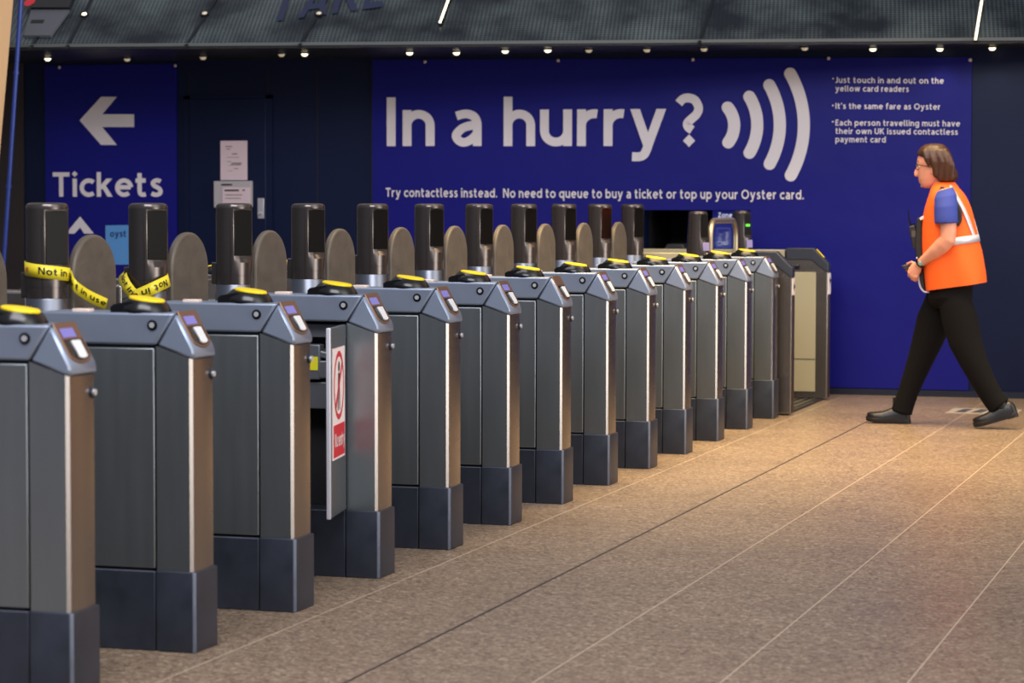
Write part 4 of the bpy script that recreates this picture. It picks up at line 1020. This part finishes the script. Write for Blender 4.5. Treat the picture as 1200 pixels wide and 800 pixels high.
# soft folds below the waist
vv = []
for x, y, z in b.v:
    k = .004+max(0, min(1, (1.25-z)/.3))*.011
    nz = noise.noise(Vector((x*9, y*9, z*4)))
    vv.append((x+nz*k, y+nz*k*(1 if y > PY else -1), z))
b.v = vv
vest = pb(b, 'hi_vis_vest', VE, smooth=True)
def vest_pt(py, ang, out=.004):
    """point on the vest: py measured at the section centre, ang around it (0 back, 90 far side, -90 near side, 180 front)"""
    for i in range(len(ROWS)-1):
        if ROWS[i][0] <= py <= ROWS[i+1][0]: break
    f = (py-ROWS[i][0])/(ROWS[i+1][0]-ROWS[i][0]); r = [ROWS[i][j]*(1-f)+ROWS[i+1][j]*f for j in range(5)]
    fr, bk = pp(r[1], py), pp(r[2], py+r[4]); d = bk-fr; a = d.normalized(); t = R(ang); ct, st = math.cos(t), math.sin(t)
    k = (abs(ct)**2.5+abs(st)**2.5)**(-1/2.5)
    q = a*((d.length/2+out)*ct*k)+Vector((0, 1, 0))*((r[3]+out)*st*k)
    return (fr+bk)/2+q
RF = mat('silver_reflective_tape', (206, 208, 222), .35, .25)
def patch(grid, name, m, par):
    b = MB(); n = len(grid[0])
    for r in grid: b.v += [tuple(p) for p in r]
    for j in range(len(grid)-1):
        for i in range(n-1): b.f.append((j*n+i, j*n+i+1, (j+1)*n+i+1, (j+1)*n+i))
    return pb(b, name, m, par, smooth=True, solid=.002)
# waist band round the back and both sides, stepping up towards the back
patch([[vest_pt(284.5+(4.4 if k else -4.4)-5*math.cos(R(a)), a, .007) for a in range(-108, 109, 6)] for k in (0, 1)], 'reflective_waist_band', RF, vest)
for s in (-1, 1):
    patch([[vest_pt(217+3.2*i, s*(58-1.6*i+dd)+0, .0065) for i in range(0, 20)] for dd in (-5.5, 5.5)], 'reflective_brace', RF, vest)
BK = mat('black_binding', (24, 22, 26), .7)
for s in (-1, 1):
    pts = [(1106, 221), (1114, 223), (1120, 229), (1124.5, 238), (1126.5, 248), (1125.5, 257), (1122, 263)]
    pth = dense([vest_pt(y, s*math.degrees(math.acos(max(-1, min(1, (x-(1088+1130)/2)/32)))), .004) for x, y in pts], 5)
    b = MB().tube(pth, .017, 8); pb(b, 'armhole_binding', BK, vest, smooth=True)
    pts = [(1104, 221), (1097.5, 226), (1095, 236), (1096, 250), (1098, 262)]
    pth = dense([vest_pt(y, s*math.degrees(math.acos(max(-1, min(1, (x-(1088+1130)/2)/32)))), .003) for x, y in pts], 5)
    b = MB().tube(pth, .005, 8); pb(b, 'armhole_edge', VE, vest, smooth=True)
# trousers
TR_ = vary(mat('black_trouser_cloth', (10, 8, 9), .9, spec=.2), (8, 8, 5), .3, .05, 4, .4)
b = MB()
slices(b, [(330, 1091, 1140, .155), (340, 1088.5, 1139.5, .165), (348, 1087.5, 1139.5, .165), (356, 1090, 1138, .14), (361, 1098, 1132, .08)])
limb(b, [(1103, 343, .075, .085, .085), (1100.5, 356, .085, .098, .088), (1095, 375, .09, .112, .088), (1088, 396, .095, .100, .084), (1080, 418, .10, .084, .078), (1071.5, 440, .10, .072, .070), (1064, 460, .10, .065, .064), (1058.5, 476, .10, .066, .066), (1056.5, 483, .10, .068, .068)], 22, True, True)
limb(b, [(1117, 343, -.075, .09, .085), (1120, 356, -.085, .102, .088), (1125, 375, -.09, .112, .088), (1131, 400, -.095, .102, .086), (1141, 424, -.10, .086, .080), (1153, 448, -.10, .074, .072), (1163, 465, -.10, .070, .067), (1171.5, 476, -.10, .072, .068)], 22, True, True)
trou = pb(b, 'trousers', TR_, remesh=.007, sm=2)

# shoes
LE = mat('black_shoe_leather', (22, 19, 19), .34)
SO = mat('black_rubber_sole', (14, 13, 13), .6)
def shoe(heel, toe, y, name):
    """heel, toe: ground-line points of the sole; the shoe is built in its own frame and laid between them"""
    d = toe-heel; L_ = d.length; d.normalize(); upn = Vector((0, 1, 0)).cross(d); 
    if upn.z < 0: upn = -upn
    sd_ = Vector((0, 1, 0))
    def P(u, v, w): return heel+d*(u*L_)+sd_*v+upn*w
    out = [(0, .026), (.06, .033), (.25, .034), (.45, .036), (.65, .045), (.8, .046), (.92, .034), (1, .012)]
    def ring_at(w, k, lift=0): return [P(u, hw*k, w+lift*max(0, u-.7)**2) for u, hw in out]+[P(u, -hw*k, w+lift*max(0, u-.7)**2) for u, hw in reversed(out)]
    b = MB(); b.rings([ring_at(0, .94, .12), ring_at(.006, 1.0, .12), ring_at(.024, 1.02, .12), ring_at(.027, .97, .12)])
    so = None
    u_ = MB()
    rs = []
    for u, hw, h in ((.0, .02, .050), (.03, .031, .072), (.12, .035, .086), (.26, .037, .088), (.36, .039, .084), (.50, .042, .066), (.64, .045, .052), (.78, .045, .046), (.90, .036, .040), (.975, .018, .030)):
        z0 = .020+.12*max(0, u-.7)**2
        rs.append([P(u, hw*math.cos(t)*(abs(math.cos(t))**-.25 if abs(math.cos(t)) > .05 else 1), z0+(h)*max(0, math.sin(t))**.8) for t in [PI*k/14 for k in range(15)]])
    u_.rings(rs)
    o = pb(u_, name, LE, smooth=True, angle=80)
    pb(b, 'sole', SO, o, smooth=True)
    hl = MB(); hl.rings([[P(u, v, w) for u, v in ((-.005, -.024), (.03, -.032), (.22, -.033), (.24, 0), (.22, .033), (.03, .032), (-.005, .024))] for w in (-.004, .02)]); pb(hl, 'heel', SO, o)
    lc = MB()
    for k in range(3):
        u = .39+.055*k; w = .104-.014*k
        lc.tube([P(u, .024, w-.016), P(u, .012, w-.004), P(u, 0, w), P(u, -.012, w-.004), P(u, -.024, w-.016)], .0028, 6)
    pb(lc, 'laces', M['ink'], o, smooth=True)
    sk = MB().rings([[P(.14+.145*(1+math.cos(t))*.9, .037*math.sin(t), w) for t in [2*PI*k/16 for k in range(16)]] for w in (.07, .16)]); pb(sk, 'sock', M['ink'], o, smooth=True)
    return o
h1 = pp(1066.5, 496, PY+.10); h1.z = .004
t1_ = pp(1015, 496, PY+.10); t1_.z = .006
shoe(h1, t1_, .10, 'shoe')
t2_ = pp(1142, 501, PY-.10); t2_.z = .0
h2 = pp(1193, 487, PY-.10); h2.z = max(h2.z, .065)
shoe(h2, t2_+(t2_-h2).normalized()*0, -.10, 'shoe')
# watch
wc = pp(1078.7, 308.2, PY-.128); wd = (pp(1075, 312, PY-.118)-pp(1086, 302, PY-.155)).normalized()
q = wd.to_track_quat('Z', 'Y').to_matrix().to_4x4(); q.translation = wc
b = MB().lathe([(.031, -.008), (.0335, -.008), (.0335, .008), (.031, .008)], (0, 0, 0), 24, q); w_ = pb(b, 'watch', M['black'], smooth=True)
n2 = (CAM-wc).normalized(); q2 = n2.to_track_quat('Z', 'Y').to_matrix().to_4x4(); q2.translation = wc+n2*.031
b = MB().lathe([(0, 0), (.016, 0), (.016, .006), (.012, .008), (0, .008)], (0, 0, 0), 20, q2); pb(b, 'watch_face', mat('watch_glass', (120, 140, 130), .15), w_, smooth=True)

# things the person carries
rad = empty('two_way_radio', tuple(pp(1071.5, 290, PY-.05)), 'black two-way radio with an aerial clipped to the front of the person', 'radio')
ri = Matrix.Translation(-Vector(rad.location))
a_, c_ = pp(1068.8, 264.5, PY-.05), pp(1074, 290.5, PY-.05); ax = (c_-a_).normalized(); fx = Vector((ax.z, 0, -ax.x)); 
if fx.x > 0: fx = -fx
b = MB(); hw = .020
v = [p+fx*f*hw+Vector((0, s*.029, 0)) for p in (a_, c_) for f in (-1, 1) for s in (-1, 1)]
b.add(v, [(0, 1, 3, 2), (4, 6, 7, 5), (0, 4, 5, 1), (2, 3, 7, 6), (0, 2, 6, 4), (1, 5, 7, 3)]); b.xform(ri).build('radio_body', mat('radio_black', (34, 30, 30), .4), rad, .006)
MB().tube([a_+fx*.008, a_+fx*.010-ax*.05, pp(1064.3, 246, PY-.05)], [.006, .0048, .003], 8).xform(ri).build('aerial', M['black'], rad, smooth=True)
MB().tube([a_-fx*.010-ax*.014, a_-fx*.010], .008, 10).xform(ri).build('knob', M['black'], rad, smooth=True)
MB().box(-.012, .012, -.0005, .001, -.02, .02).xform(Matrix.Translation((a_+c_)/2+Vector((0, -.030, .02)))).xform(ri).build('speaker_grille', mat('grille_grey', (70, 66, 64), .6), rad)
ph = empty('handset', tuple(pp(1063, 312, PY-.04)), 'small dark handset held at waist height in the hands of the person', 'handset')
hi_ = Matrix.Translation(-Vector(ph.location))
c4 = [pp(1056.5, 311, PY-.04), pp(1062, 316.8, PY-.04), pp(1069.5, 314.2, PY-.04), pp(1066, 308.8, PY-.04)]
b = MB(); b.add([p+Vector((0, y, 0)) for y in (-.036, .036) for p in c4], [(3, 2, 1, 0), (4, 5, 6, 7), (0, 1, 5, 4), (1, 2, 6, 5), (2, 3, 7, 6), (3, 0, 4, 7)]); b.xform(hi_).build('handset_body', mat('handset_dark', (52, 46, 50), .4), ph, .006)
po_ = empty('pouch', tuple(pp(1083, 340, PY-.02)), 'black pouch with pale piping hanging down the front of the person', 'pouch')
oi = Matrix.Translation(-Vector(po_.location))
outl = [(1076.5, 256), (1081, 254), (1083, 258), (1083, 300), (1087, 341), (1084, 341.5), (1079.5, 337), (1077.2, 328), (1077, 312), (1075.5, 300), (1074, 286)]
Pq = [pp(x, y) for x, y in outl]
b = MB(); b.add([p+Vector((0, y, 0)) for y in (-.09, .07) for p in Pq], [tuple(range(len(Pq)-1, -1, -1)), tuple(range(len(Pq), 2*len(Pq)))]+[(i, (i+1) % len(Pq), len(Pq)+(i+1) % len(Pq), len(Pq)+i) for i in range(len(Pq))])
b.xform(oi).build('pouch_body', mat('pouch_black', (20, 18, 20), .6), po_, .008)
MB().tube(dense([pp(1076.2, 322, PY-.092), pp(1077, 330, PY-.092), pp(1079.2, 337.5, PY-.092), pp(1083.5, 341.8, PY-.092), pp(1089, 342, PY-.092)], 6), .0055, 8).xform(oi).build('pale_piping', mat('pale_piping', (190, 196, 222), .5), po_, smooth=True)
MB().tube([pp(1073.2, 291, PY-.06), pp(1074.2, 297, PY-.07), pp(1074.6, 303, PY-.09)], .005, 8).xform(oi).build('pale_cord', mat('pale_cord', (190, 200, 226), .5), po_, smooth=True)
bd = MB(); bd.box(-.014, .014, -.004, .0, -.009, .009)
bd.xform(Matrix.Translation(pp(1080.5, 255.5, PY-.10)) @ Matrix.Rotation(R(-30), 4, 'Y')).xform(oi).build('white_tag', M['paper'], po_, .002)
